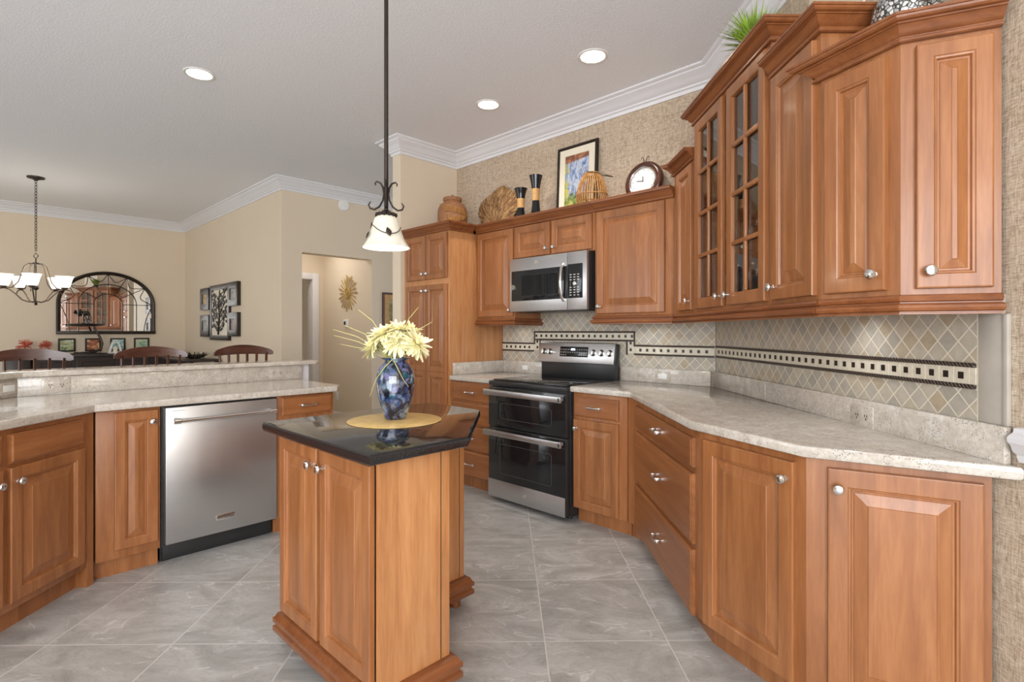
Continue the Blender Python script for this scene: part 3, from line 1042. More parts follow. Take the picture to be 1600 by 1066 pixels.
# --- uppers on the range wall (a = 3.15 face, doors at 3.13)
UZ0, UZ1 = 1.388, 2.132
upper_unit('upper_cabinet', 'single-door wall cabinet between the pantry and the microwave', FA, -3.497, -3.035, UZ0, UZ1, 3.15, 3.472,
           [('d', -3.475, -3.045, 1.405, 2.125, 'RB')], crown=[(-3.497, 3.15), (-3.035, 3.15)], rail=[(-3.497, 3.15), (-3.035, 3.15), (-3.035, 3.472)])
upper_unit('upper_cabinet', 'short two-door wall cabinet over the microwave', FA, -3.033, -2.240, 1.862, UZ1, 3.15, 3.472,
           [('d', -3.022, -2.650, 1.872, 2.125, 'RB'), ('d', -2.630, -2.258, 1.872, 2.125, 'LB')], crown=[(-3.033, 3.15), (-2.240, 3.15)])
upper_unit('upper_cabinet', 'wide single-door wall cabinet right of the microwave under the round clock', FA, -2.238, -1.632, UZ0, UZ1, 3.15, 3.472,
           [('d', -2.215, -1.690, 1.405, 2.125, 'LB')], crown=[(-2.238, 3.15), (-1.632, 3.15)], rail=[(-2.238, 3.472), (-2.238, 3.15), (-1.632, 3.15)])


# --- uppers on the right wall (x = 1.06 face)
def poly_unit(name, label, pts, z0, z1, crown, rail):
    t = thing(name, label, 'cabinet', F0, pts[0][0] + .15, sum(p[1] for p in pts) / len(pts), z0, 'stained maple wall cabinets')
    return t


XF, XB = 1.08, 1.390
t = thing('upper_cabinet', 'very narrow wall cabinet tucked in the corner left of the glass cabinet', 'cabinet', FB, -3.18, 1.22, UZ0, 'stained maple wall cabinets')
mb = MB()
cpts = [(XF, 3.033), (XB, 3.033), (XB, 3.49), ab(3.470, 1.52), ab(3.470, 1.630), ab(3.152, 1.630), (XF, 3.378)]
mb.loops([[(x, y, z) for x, y in cpts] for z in (UZ0, 2.262)], True, True, True); mb.build('body', 'wood', t)
door(FB, -3.30, -3.045, 1.405, 2.245, XF - .02, t, 'RB', sw=.05)
mb = MB(); mb.sweep([ab(3.470, 1.630), ab(3.152, 1.630), (XF, 3.378), (XF, 3.033)], crownprof(2.262)); mb.build('crown_moulding', 'woodtrim', t, angle=22)
mb = MB(); mb.sweep([ab(3.15, 1.63), (XF, 3.378), (XF, 3.033)], crownprof(UZ0 - .058, RAIL)); mb.build('light_rail', 'woodtrim', t, angle=22)

# glass display cabinet
GZ1 = 2.452
t = thing('glass_cabinet', 'tall wall cabinet with two mullioned glass doors and crystal inside', 'cabinet', FB, -2.6, 1.22, UZ0, 'stained maple wall cabinets')
gx0, gx1 = -3.031, -2.150
mb = MB(FB)
th = .018
mb.box(gx0, gx0 + th, XF, XB, UZ0, GZ1); mb.box(gx1 - th, gx1, XF, XB, UZ0, GZ1)
mb.box(gx0 + th, gx1 - th, XF, XB, UZ0, UZ0 + th); mb.box(gx0 + th, gx1 - th, XF, XB, GZ1 - th, GZ1); mb.box(gx0 + th, gx1 - th, XB - .01, XB - .0005, UZ0 + th, GZ1 - th)
mb.box(gx0 + th, gx0 + .05, XF, XF + .02, UZ0 + th, GZ1 - th); mb.box(gx1 - .05, gx1 - th, XF, XF + .02, UZ0 + th, GZ1 - th)
mb.box(-2.598, -2.560, XF, XF + .02, UZ0 + th, GZ1 - th)
mb.build('body', 'wood', t)
for z in (1.66, 1.92, 2.18):
    mb = MB(FB); mb.box(gx0 + th, gx1 - th, XF + .03, XB - .012, z - .008, z + .008); mb.build('shelf', 'wood', t)


def glass_door(x0, x1, z0, z1, y, kn):
    mb = MB(FB); k = .058
    O = [(x0, z0), (x1, z0), (x1, z1), (x0, z1)]
    def ring(i, yy): return [(x0 + i, yy, z0 + i), (x1 - i, yy, z0 + i), (x1 - i, yy, z1 - i), (x0 + i, yy, z1 - i)]
    mb.loops([ring(k, y + .02), ring(0, y + .02), ring(0, y + .004), ring(.005, y), ring(k - .008, y), ring(k - .002, y + .004), ring(k, y + .02)])
    xm = (x0 + x1) / 2
    mb.box(xm - .010, xm + .010, y + .003, y + .017, z0 + k, z1 - k, .004)
    H = (z1 - z0 - 2 * k)
    for i in (1, 2, 3):
        z = z0 + k + H * i / 4
        mb.box(x0 + k, x1 - k, y + .0025, y + .0175, z - .010, z + .010, .004)
    d = mb.build('glass_door', 'wood', t)
    mb = MB(FB); mb.box(x0 + k - .004, x1 - k + .004, y + .0175, y + .0195, z0 + k - .004, z1 - k + .004)
    mb.build('glass_pane', 'pane', d)
    knob(FB, x1 - .028 if kn == 'R' else x0 + .028, y, z0 + .05, d)


glass_door(-2.985, -2.605, 1.405, 2.438, XF - .02, 'R')
glass_door(-2.555, -2.175, 1.405, 2.438, XF - .02, 'L')
mb = MB(FB); mb.box(gx0, gx1, XF, XB, GZ1 + .058, GZ1 + .074); mb.build('top_board', 'woodtrim', t)
mb = MB(FB); mb.sweep([(gx0, XB), (gx0, XF), (gx1, XF), (gx1, XB)], crownprof(GZ1, k=1.1)); mb.build('crown_moulding', 'woodtrim', t, angle=22)
mb = MB(FB); mb.sweep([(gx0 - .002, XF), (gx1 + .002, XF)], crownprof(UZ0 - .058, RAIL)); mb.build('light_rail', 'woodtrim', t, angle=22)

t = upper_unit('upper_cabinet', 'tall single-door wall cabinet right of the glass cabinet', FB, -2.148, -1.812, UZ0, 2.300, XF, XB,
               [('d', -2.125, -1.835, 1.405, 2.288, 'LB')], crown=[(-2.148, XF), (-1.812, XF), (-1.812, XB)], rail=[(-2.148, XF), (-1.812, XF)])

# angled end upper
u0, u1, u2 = Vector((XF, 1.810)), Vector((1.175, 1.572)), Vector((1.390, 1.478))
t = thing('angled_upper_cabinet', 'near right end wall cabinet with two narrow doors on angled faces', 'cabinet', F0, 1.25, 1.66, UZ0, 'stained maple wall cabinets')
mb = MB(); mb.loops([[(x, y, z) for x, y in (u0, u1, u2, (1.390, 1.810))] for z in (UZ0, 2.132)], True, True, True)
mb.build('body', 'wood', t)
Fe, L = edge_frame(u0, u1); door(Fe, .022, L - .035, 1.405, 2.115, -.02, t, 'RB', sw=.06)
Fe, L = edge_frame(u1, u2); door(Fe, .035, L - .022, 1.405, 2.115, -.02, t, 'LB', sw=.06)
mb = MB(); mb.loops([[(x, y, z) for x, y in (u0, u1, u2, (1.390, 1.810))] for z in (2.186, 2.200)], True, True, True); mb.build('top_board', 'woodtrim', t)
mb = MB(); mb.sweep([u0 + Vector((.05, 0)), u0, u1, u2], crownprof(2.132)); mb.build('crown_moulding', 'woodtrim', t, angle=22)
mb = MB(); mb.sweep([u0, u1, u2], crownprof(UZ0 - .058, RAIL)); mb.build('light_rail', 'woodtrim', t, angle=22)

# --- pantry
t = thing('pantry_cabinet', 'tall pantry cabinet with two upper and two lower doors left of the range', 'cabinet', FA, -3.83, 3.15, 0)
px0, px1, pf = -4.162, -3.502, 2.85
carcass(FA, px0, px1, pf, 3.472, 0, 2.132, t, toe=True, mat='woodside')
for x0, x1, kn in ((-4.115, -3.822, 'R'), (-3.812, -3.528, 'L')):
    door(FA, x0, x1, 1.735, 2.12, pf - .02, t, kn + 'B', sw=.05)
    mb = MB(FA)
    zt, zb = 1.685, .125
    y = pf - .02
    mb.panel(x0, x1, .93, zt, raised(x0, x1, .93, zt, y, .05))
    mb.panel(x0, x1, zb, .93, raised(x0, x1, zb, .93, y, .05))
    d = mb.build('door', 'wood', t, angle=14)
    knob(FA, x1 - .028 if kn == 'R' else x0 + .028, y, zt - .05, d)
mb = MB(FA); mb.box(px0, px1, pf, 3.472, 2.186, 2.200); mb.build('top_board', 'woodtrim', t)
mb = MB(FA); mb.sweep([(px0, pf), (px1, pf), (px1, 3.10)], crownprof(2.132)); mb.build('crown_moulding', 'woodtrim', t, angle=22)

# ------------------------------------------------------------------ appliances
# range
t = thing('range', 'freestanding double-oven electric range in black and stainless steel', 'stove', FA, -2.6, 3.1, 0)
rx0, rx1, rf = -2.982, -2.222, 2.80
mb = MB(FA)
mb.box(rx0, rx1, rf + .045, 3.44, .03, .875, .003)
for x in (rx0 + .05, rx1 - .05):
    for y in (rf + .1, 3.38): mb.cyl(x, y, 0, .03, .018, 12)
mb.build('body', 'blackmat', t)
mb = MB(FA)
mb.box(rx0, rx1, rf + .005, 3.40, .872, .905, .006)
mb.m = 1; mb.box(rx0 + .02, rx1 - .02, rf + .04, 3.37, .903, .9175, .002)
mb.build('cooktop', ['blackmat', 'blackgloss'], t)


def oven_door(z0, z1, hz, win):
    mb = MB(FA)
    mb.m = 0; mb.box(rx0 + .004, rx1 - .004, rf + .004, rf + .045, z0, z1, .004)
    mb.m = 1; mb.box(rx0 + .007, rx1 - .012, rf, rf + .006, z0 + .006, z1 - .006, .002)
    d = mb.build('oven_door', ['blackmat', 'blackgloss'], t)
    x0, x1 = rx0 + .13, rx1 - .13
    mb = MB(FA)
    zz0, zz1 = win
    r = .02
    pts = []
    for cx, cz, a0 in ((x1 - r, zz1 - r, 0), (x0 + r, zz1 - r, 90), (x0 + r, zz0 + r, 180), (x1 - r, zz0 + r, 270)):
        for k in range(5):
            a = math.radians(a0 + k * 22.5); pts.append((cx + r * math.cos(a), rf - .0008, cz + r * math.sin(a)))
    mb.tube(pts, .0012, 6, True)
    mb.build('window_outline', 'outline', d)
    mb = MB(FA)
    mb.box(rx0 - .002, rx1 + .002 - .01, rf - .055, rf - .038, hz - .021, hz + .021, .004)
    for x in (rx0 + .03, rx1 - .045):
        mb.box(x - .014, x + .014, rf - .04, rf + .002, hz - .013, hz + .013, .003)
    mb.m = 1; mb.box(rx1 - .03, rx1 - .018, rf - .0565, rf - .054, hz - .013, hz + .013, .001)
    mb.build('handle', ['steel', 'blackmat'], d)


oven_door(.565, .862, .825, (.63, .745))
oven_door(.035, .558, .525, (.22, .44))
mb = MB(FA); mb.box(rx0 + .004, rx1 - .010, rf - .004, rf + .001, .035, .165, .002)
mb.m = 1
mb.lathe([(.013, 0), (.015, .0008), (.013, .002)], Matrix.Translation((-2.60, rf - .004, .10)) @ ax_y, 20)
mb.build('lower_panel', ['steel', 'chrome'], t)
# back console
mb = MB(FA)
mb.box(rx0 + .03, rx1 - .005, 3.385, 3.45, .905, 1.06, .004)
mb.build('console_riser', 'blackmat', t)
sl = Matrix.Translation((0, 3.375, 1.03)) @ Matrix.Rotation(math.radians(-9), 4, 'X')
mb = MB(FA)
mb.m = 1; mb.box(rx0 + .004, rx1 - .002, .012, .062, 0, .162, .012, sl)
mb.m = 0; mb.box(rx0, rx1 - .014, 0, .02, -.002, .165, .009, sl)
con = mb.build('console', ['steel', 'blackmat'], t)
mb = MB(FA)
mb.box(-2.755, -2.475, -.003, .004, .048, .130, .003, sl)
mb.m = 1; mb.box(-2.640, -2.602, -.0042, -.0025, .100, .114, 0, sl)
mb.m = 2
for r_ in range(3):
    for c_ in range(12):
        x = -2.742 + c_ * .0225
        if r_ == 0 and 3 <= c_ <= 7: continue
        mb.box(x, x + .011, -.0042, -.0025, .060 + r_ * .022, .064 + r_ * .022, 0, sl)
mb.build('touch_display', ['blackgloss', 'display', 'label'], con)
for x in (-2.925, -2.862, -2.425, -2.350, -2.275):
    mb = MB(FA)
    T = sl @ Matrix.Translation((x, 0, .085)) @ ax_y
    mb.lathe([(.025, 0), (.026, .004), (.021, .007), (.020, .024), (.017, .028), (1e-5, .0285)], T, 24)
    mb.box(-.003, .003, -.018, .018, .026, .033, .001, T)
    mb.build('control_knob', 'chrome', con)

# microwave
t = thing('microwave', 'over-the-range stainless steel microwave hung below the short cabinet', 'microwave', FA, -2.64, 3.28, 1.44)
mx0, mx1, mf, mz0, mz1 = -3.026, -2.262, 3.08, 1.436, 1.858
mb = MB(FA)
mb.box(mx0, mx1 - .002, mf + .03, 3.465, mz0 + .006, mz1, .003)
mb.box(mx0 + .04, mx1 - .04, mf + .06, 3.40, mz0 - .004, mz0 + .008, .002)
mb.build('body', 'blackmat', t)
mb = MB(FA)
# bowed stainless front: three vertical strips
dx1 = mx1 - .178
mb.box(mx0, dx1, mf, mf + .032, mz0, mz1, .005)
mb.m = 1; mb.box(mx0 + .022, dx1 - .0, mf - .003, mf + .004, mz0 + .085, mz1 - .098, .003)
dr = mb.build('door', ['steel', 'blackgloss'], t)
mb = MB(FA)
mb.panel(mx0 + .13, dx1 - .075, mz0 + .12, mz1 - .135, [(0, mf - .0030), (0, mf - .0036), (.003, mf - .0036), (.003, mf - .0030)])
mb.build('window_frame', 'blackmat', dr)
mb = MB(FA)
mb.tube([(dx1 - .028, mf - .003, mz0 + .07), (dx1 - .028, mf - .030, mz0 + .10), (dx1 - .028, mf - .042, mz0 + .21), (dx1 - .028, mf - .030, mz1 - .115), (dx1 - .028, mf - .003, mz1 - .085)], .012, 12)
mb.build('handle', 'chrome', dr)
mb = MB(FA)
T = Matrix.Translation(((mx0 + dx1) / 2 - .01, mf, mz1 - .048)) @ ax_y
mb.lathe([(.017, 0), (.018, .001), (.016, .002), (.0155, .001), (1e-5, .001)], T, 28)
mb.tube([(.009 * math.cos(a) * (1 - a / 14), .009 * math.sin(a) * (1 - a / 14), .0022) for a in [i * .5 for i in range(20)]], .0012, 6, T=T)
mb.build('badge', 'chrome', dr, 'round monogram badge')
mb = MB(FA)
mb.box(dx1 + .002, mx1, mf, mf + .032, mz0, mz1, .005)
mb.m = 1; mb.box(dx1 + .006, mx1 - .035, mf - .002, mf + .004, mz0 + .085, mz1 - .088, .003)
mb.m = 2
for r_ in range(9):
    for c_ in range(3):
        z = mz0 + .105 + r_ * .0185
        if 4 <= r_ <= 5: continue
        x = dx1 + .028 + c_ * .034
        mb.box(x, x + .017, mf - .0032, mf - .001, z, z + .006)
mb.m = 3; mb.lathe([(.015, 0), (.016, .003), (.012, .006), (1e-5, .006)], Matrix.Translation((dx1 + .072, mf - .002, mz0 + .19)) @ ax_y, 20)
mb.build('control_panel', ['steel', 'blackgloss', 'label', 'chrome'], t)

# dishwasher
t = thing('dishwasher', 'stainless steel dishwasher with a bar handle under the peninsula counter', 'dishwasher', FP, 1.065, 3.7, 0)
mb = MB(FP)
mb.box(.752, 1.371, 3.41, 4.02, .10, .868)
mb.box(.760, 1.365, 3.47, 4.02, 0.0, .10); mb.build('body', 'blackmat', t)
mb = MB(FP); mb.box(.770, 1.360, 3.455, 3.475, .012, .108, .002); mb.build('toe_panel', 'blackmat', t)
mb = MB(FP); mb.box(.768, 1.366, 3.380, 3.41, .112, .862, .005)
mb.m = 1; mb.box(.80, .862, 3.3795, 3.381, .842, .8435)
dd = mb.build('door', ['steelv', 'blackmat'], t)
mb = MB(FP)
hz = .792
mb.tube([(.812, 3.325, hz), (1.325, 3.325, hz)], .0105, 14)
for x in (.815, 1.322):
    mb.tube([(x, 3.382, hz), (x, 3.325, hz)], [.014, .011], 14)
    sx = -1 if x < 1 else 1
    mb.tube([(x + sx * .022, 3.325, hz), (x + sx * .018, 3.325, hz), (x - sx * .012, 3.325, hz), (x - sx * .016, 3.325, hz)], [.010, .0155, .0155, .011], 14)
mb.build('handle', 'chrome', dd)
mb = MB(FP); mb.box(1.018, 1.122, 3.3765, 3.3805, .183, .214, .0015); bd = mb.build('badge', 'chrome', dd, 'rectangular name badge')


def text(body, F, x, y, z, size, mat, parent):
    c = bpy.data.curves.new('badge_lettering', 'FONT')
    c.body = body; c.size = size; c.align_x = 'CENTER'; c.align_y = 'CENTER'; c.extrude = .0002
    c.materials.append(M[mat])
    tmp = bpy.data.objects.new('badge_lettering_curve', c)
    me = bpy.data.meshes.new_from_object(tmp)
    bpy.data.objects.remove(tmp)
    o = bpy.data.objects.new('badge_lettering', me)
    COL.objects.link(o)
    o.parent = parent
    o.matrix_local = WM[parent.name].inverted() @ (F @ Matrix.Translation((x, y, z)) @ Matrix.Rotation(PI / 2, 4, 'X'))
    return o


text('KitchenAid', FP, 1.07, 3.3762, .1985, .019, 'blackmat', bd)

# ------------------------------------------------------------------ island
t = thing('kitchen_island', 'small maple kitchen island with a clipped corner and polished black granite top', 'island', FP, 1.25, 1.85, 0)
ia, ib0, ib1 = .915, 1.475, 2.19       # front face a, side b, far side b
mb = MB(FP)
mb.box(ia + .07, 1.198, ib0, ib1, .135, .872, .001)
mb.box(ia, ia + .072, ib0, ib0 + .019, .135, .872); mb.box(ia, ia + .072, ib1 - .019, ib1, .135, .872)
mb.box(ia, ia + .072, ib0 + .019, ib1 - .019, .135, .153); mb.box(ia, ia + .072, ib0 + .019, ib1 - .019, .855, .872)
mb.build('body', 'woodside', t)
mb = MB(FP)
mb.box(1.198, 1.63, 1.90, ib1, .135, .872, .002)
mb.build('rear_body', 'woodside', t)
mb = MB(FP)
mb.box(1.158, 1.1605, ib0 - .0012, ib0, .135, .872); mb.box(1.600, 1.6025, 1.8988, 1.90, .135, .872)
mb.build('panel_seam', 'dark', t)
PL = [(0, .055), (.030, .055), (.034, .062), (.034, .078), (.026, .083), (.026, .090), (.034, .096), (.034, .112), (.026, .118), (.020, .132), (.004, .140), (0, .140)]
mb = MB(FP)
outl = [(ia, ib1), (ia, ib0), (1.198, ib0), (1.198, 1.90), (1.63, 1.90), (1.63, ib1)]
mb.sweep(outl, PL, closed=True)
mb.build('plinth_moulding', 'woodtrim', t)
for x, y in ((ia + .03, ib0 + .03), (ia + .03, ib1 - .03), (1.16, ib0 + .03), (1.60, 1.93), (1.60, ib1 - .03)):
    mb = MB(FP); mb.lathe([(.022, 0), (.026, .004), (.026, .03), (.034, .04), (.034, .055)], Matrix.Translation((x, y, 0)), 16)
    mb.build('foot', 'woodtrim', t)
FI = FA   # doors face the range-wall way round: local x = -b, y = a
door(FI, -2.185, -1.866, .152, .853, ia - .022, t, 'RT', sw=.05)
door(FI, -1.838, -1.500, .152, .853, ia - .022, t, 'LT', sw=.05)
top = [ab(.845, 1.415), ab(1.235, 1.415), ab(1.69, 1.855), ab(1.69, 2.235), ab(.845, 2.235)]
mb = MB(); mb.slab([Vector(p) for p in top], .874, .914, .012); mb.build('countertop', 'bgranite', t)

# placemat, vase, flowers
mb = MB(); mb.lathe([(1e-5, 0), (.186, 0), (.190, .0015), (.190, .003), (.186, .0045), (1e-5, .0045)], Matrix.Translation((-.452, 2.20, .914)), 56)
tag(mb.build('placemat', 'mat_gold'), 'round golden placemat under the vase on the island', 'placemat')
VX, VY, VZ = -.455, 2.225, .9185
mb = MB()
vp = [(1e-5, 0), (.040, 0), (.044, .004), (.050, .022), (.062, .06), (.072, .10), (.0775, .14), (.078, .17), (.073, .20), (.060, .222), (.046, .234), (.042, .240), (.050, .246), (.060, .250), (.061, .253), (.050, .251), (.040, .244), (.040, .236), (.055, .215), (.066, .17), (.060, .10), (.040, .02), (1e-5, .015)]
mb.lathe(vp, Matrix.Translation((VX, VY, VZ)), 40)
t = mb.build('vase', 'vase', angle=60)
tag(t, 'blue and silver mottled art glass vase holding yellow flowers', 'vase')


def petal(mb, T, L, W, curl):
    vs, fs = [], []
    N = 5
    for i in range(N + 1):
        s = i / N
        wd = W * math.sin(PI * (.12 + .80 * s)) ** .8
        z = curl * L * s * s
        for k in (-1, 0, 1):
            vs.append((s * L, k * wd / 2, z + abs(k) * .12 * W))
    for i in range(N):
        for k in range(2):
            a = i * 3 + k
            fs.append((a, a + 1, a + 4, a + 3))
    mb.add(vs, fs, T)


def flower(i, x, y, z, r, tilt, az, label):
    t = thing('flower', label, 'flower', F0, x, y, z - .12, 'yellow flowers in the blue vase')
    T0 = Matrix.Translation((x, y, z)) @ Matrix.Rotation(az, 4, 'Z') @ Matrix.Rotation(tilt, 4, 'Y')
    mb = MB()
    for ringi, (cnt, el, L, W) in enumerate(((18, -.30, 1, .22), (18, .05, .98, .21), (15, .42, .88, .20), (12, .85, .66, .17), (8, 1.25, .45, .15))):
        for k in range(cnt):
            a = 2 * PI * k / cnt + ringi * .4 + random.uniform(-.1, .1)
            T = T0 @ Matrix.Rotation(a, 4, 'Z') @ Matrix.Rotation(-el + random.uniform(-.12, .12), 4, 'Y')
            petal(mb, T, r * L * random.uniform(.88, 1.1), r * W * 1.25, random.uniform(-.35, .15))
    mb.build('bloom', 'petal', t)
    mb = MB()
    c = T0 @ Vector((0, 0, -.005))
    mb.tube([c, ((c.x + VX) / 2 + .004, (c.y + VY) / 2, (c.z + VZ + .24) / 2 + .01), (VX + (x - VX) * .22, VY + (y - VY) * .22, VZ + .235), (VX - (x - VX) * .15, VY - (y - VY) * .15, VZ + .04)], .0028, 6)
    mb.build('stem', 'stem', t)


fl = [(-.090, -.015, .290, .066, -.9, 0, 'leftmost yellow bloom in the blue vase drooping outwards'),
      (-.045, -.045, .336, .070, -.45, .9, 'upper left yellow bloom at the front of the bouquet'),
      (.012, -.030, .352, .070, .2, -1.3, 'topmost yellow bloom of the bouquet in the middle'),
      (.100, -.045, .298, .076, .85, -.6, 'large right-hand front bloom leaning out of the vase'),
      (.060, .040, .345, .066, .5, .7, 'rear yellow bloom half hidden at the top right'),
      (-.030, .050, .335, .066, -.4, -.8, 'rear yellow bloom half hidden at the top left'),
      (.020, -.065, .305, .064, .7, -1.6, 'central front yellow bloom just above the vase rim')]
for i, f in enumerate(fl): flower(i, VX + f[0] * .93, VY + f[1], VZ + f[2] + .012, f[3], f[4], f[5], f[6])
mb = MB()
for dx, dz, L in ((-.25, .37, 1), (-.245, .345, 1), (-.145, .45, 1), (.155, .40, 1), (.10, .46, 1), (-.22, .31, 1), (-.20, .385, 1)):
    pts = [(VX + dx * .04, VY, VZ + .22), (VX + dx * .25, VY - .02, VZ + .22 + (dz - .22) * .45), (VX + dx * .6, VY - .03, VZ + .22 + (dz - .22) * .8), (VX + dx, VY - .03, VZ + dz)]
    mb.tube(pts, [.0016, .0016, .0014, .0009], 5)
for dx, dz in ((-.085, .10), (.07, .14)):
    mb.tube([(VX + .0, VY - .05, VZ + .25), (VX + dx * .3, VY - .078, VZ + .22), (VX + dx * .7, VY - .088, VZ + .17), (VX + dx, VY - .086, VZ + dz)], [.002, .0018, .0012, .0006], 5)
random.seed(3)
for i in range(26):
    a = random.uniform(0, 2 * PI); r = random.uniform(.03, .09)
    mb.tube([(VX + math.cos(a) * .02, VY + math.sin(a) * .02, VZ + .20), (VX + math.cos(a) * r * .6, VY + math.sin(a) * r * .6, VZ + .28), (VX + math.cos(a) * r, VY + math.sin(a) * r, VZ + .31)], [.002, .002, .0008], 5)
tag(mb.build('grass_sprays', 'wisp'), 'thin pale grass wisps arching out of the blue vase', 'grass', None, 'stuff')

# ------------------------------------------------------------------ pendant over the island
PX, PY = -.472, 2.13
t = thing('pendant_lamp', 'bronze pendant lamp with an alabaster bell shade over the island', 'lamp', F0, PX, PY, 1.60)
mb = MB(); mb.cyl(PX, PY, 1.75, 3.035, .0085, 12); mb.build('rod', 'bronze', t)
mb = MB(); mb.lathe([(.065, 3.049), (.062, 3.035), (.03, 3.02), (.012, 3.012)], Matrix.Translation((PX, PY, 0)), 28); mb.build('ceiling_canopy', 'bronze', t)
mb = MB()
TP = Matrix.Translation((PX, PY, 1.612))
prof = [(.093, 0), (.088, .006), (.074, .028), (.062, .058), (.054, .090), (.046, .114), (.034, .126), (.028, .128)]
inner = [(r - .004, z) for r, z in reversed(prof)]
mb.lathe(prof + inner + [prof[0]], TP, 40, cap=False)
mb.build('lamp_shade', 'shade', t)
mb = MB(); mb.sphere((PX, PY, 1.655), .026); mb.build('bulb', 'bulb', t)
mb = MB()
mb.lathe([(.034, .124), (.040, .128), (.026, .138), (.012, .150)], TP, 24)
for k in range(12):
    a = 2 * PI * k / 12
    mb.sphere((PX + .037 * math.cos(a), PY + .037 * math.sin(a), 1.742), .008, n=8)
mb.build('fitter', 'bronze', t)


def spiral(cx, cz, r0, r1, a0, a1, n=14):
    return [(cx + (r0 + (r1 - r0) * i / n) * math.cos(a0 + (a1 - a0) * i / n), cz + (r0 + (r1 - r0) * i / n) * math.sin(a0 + (a1 - a0) * i / n)) for i in range(n + 1)]


# two S scrolls beside the rod (in the image: left and right)
for sx, rot in ((-1, 0), (1, 0), (-1, 90), (1, 90)):
    R_ = Matrix.Translation((PX, PY, 0)) @ Matrix.Rotation(math.radians(rot + 12), 4, 'Z')
    pts = spiral(-.050, 1.775, .012, .024, -PI * 1.2, -PI * .1 + 0, 10)
    s = [(-.060, 1.793), (-.068, 1.780), (-.062, 1.766), (-.045, 1.762), (-.026, 1.775), (-.013, 1.800), (-.009, 1.825), (-.012, 1.850), (-.022, 1.868), (-.036, 1.874), (-.043, 1.866), (-.040, 1.858)]
    mb = MB(); mb.tube([R_ @ Vector((-sx * x, 0, z)) for x, z in s], [.002, .0035, .004, .004, .004, .0035, .0035, .004, .004, .0035, .003, .002], 8)
    mb.build('scroll', 'bronze', t)
mb = MB()
import itertools
vine = []
for i in range(30):
    a = math.radians(-200 + i * 9); z = .066 + .020 * math.sin(i * .32); r = .0615 + (.066 - z) * .42 + .002
    vine.append((PX + r * math.cos(a), PY + r * math.sin(a), 1.612 + z))
mb.tube(vine, .0018, 5)
for ang, z in ((-150, .045), (-70, .052), (-175, .088)):
    a = math.radians(ang); r = .062 + (.066 - z) * .42 + .004
    T = Matrix.Translation((PX + r * math.cos(a), PY + r * math.sin(a), 1.612 + z)) @ Matrix.Rotation(a, 4, 'Z') @ Matrix.Rotation(math.radians(-15), 4, 'Y') @ Matrix.Rotation(math.radians(15 if ang > -100 else -60), 4, 'X')
    mb.lathe([(1e-5, -.019), (.009, -.009), (.0115, -.001), (.008, .010), (1e-5, .021)], T, 10, .22, 1)
mb.build('leaf_vine', 'bronze', t)

# ------------------------------------------------------------------ recessed lights
for x, y, lab in ((-2.10, 3.70, 'recessed ceiling light at the left above the peninsula'), (.565, 3.43, 'recessed ceiling light at the right near the range wall crown'),
                  (-.13, 4.17, 'farthest recessed ceiling light above the range')):
    t = thing('recessed_light', lab, 'light', F0, x, y, CEIL - .01, 'recessed ceiling lights')
    mb = MB(); mb.lathe([(.098, 0), (.098, -.004), (.090, -.007), (.078, -.004), (.078, 0)], Matrix.Translation((x, y, CEIL)), 36, cap=False); mb.build('trim_ring', 'white', t)
    mb = MB(); mb.lathe([(1e-5, -.003), (.078, -.003)], Matrix.Translation((x, y, CEIL)), 36); mb.build('lens', 'can', t)
    l = bpy.data.lights.new('recessed_lamp', 'SPOT'); l.energy = 22; l.spot_size = 2.2; l.spot_blend = .8; l.shadow_soft_size = .07; l.color = (1, .93, .84)
    o = bpy.data.objects.new('recessed_lamp', l); COL.objects.link(o); o.location = (x, y, CEIL - .02)
for nm, x, y, e in (('under_cabinet_lamp', 1.27, 2.0, 1.6), ('under_cabinet_lamp', *ab(3.33, 3.25), 1.0), ('under_cabinet_lamp', *ab(3.33, 1.95), 1.2)):
    l = bpy.data.lights.new(nm, 'SPOT'); l.energy = e; l.spot_size = 2.6; l.spot_blend = 1; l.shadow_soft_size = .03; l.color = (.95, .98, 1)
    o = bpy.data.objects.new(nm, l); COL.objects.link(o); o.location = (x, y, 1.375)
l = bpy.data.lights.new('hall_fill_light', 'AREA'); l.shape = 'DISK'; l.size = .4; l.energy = 4.2; l.color = (1, .97, .93)  # added fill without a fixture, brightens the hall beyond the opening
o = bpy.data.objects.new('hall_fill_light', l); COL.objects.link(o); o.location = (*ab(3.2, 6.95), 2.60)
l = bpy.data.lights.new('pendant_light', 'POINT'); l.energy = 1.6; l.shadow_soft_size = .03; l.color = (1, .9, .75)
o = bpy.data.objects.new('pendant_light', l); COL.objects.link(o); o.location = (PX, PY, 1.60)


# ------------------------------------------------------------------ outlets
def outlet(F, x, y, z, label, w=.115, h=.07, mat='granite', face='white', two=True, vert=False):
    t = thing('outlet', label, 'outlet', F, x, y, z - h / 2)
    mb = MB(F); mb.box(x - w / 2, x + w / 2, y - .004, y, z - h / 2, z + h / 2, .0015); mb.build('cover_plate', mat, t)
    mb = MB(F)
    if face:
        mb.box(x - .034, x + .034, y - .0062, y - .003, z - .018, z + .018, .001)
        mb.build('socket', face, t)
    else:
        for sx in (-.026, .026):
            for dx, dz in ((-.006, .004), (.006, .004), (0, -.008)):
                mb.box(x + sx + dx - .0016, x + sx + dx + .0016, y - .0048, y - .003, z + dz - .004, z + dz + .004)
        mb.build('socket', 'dark', t)


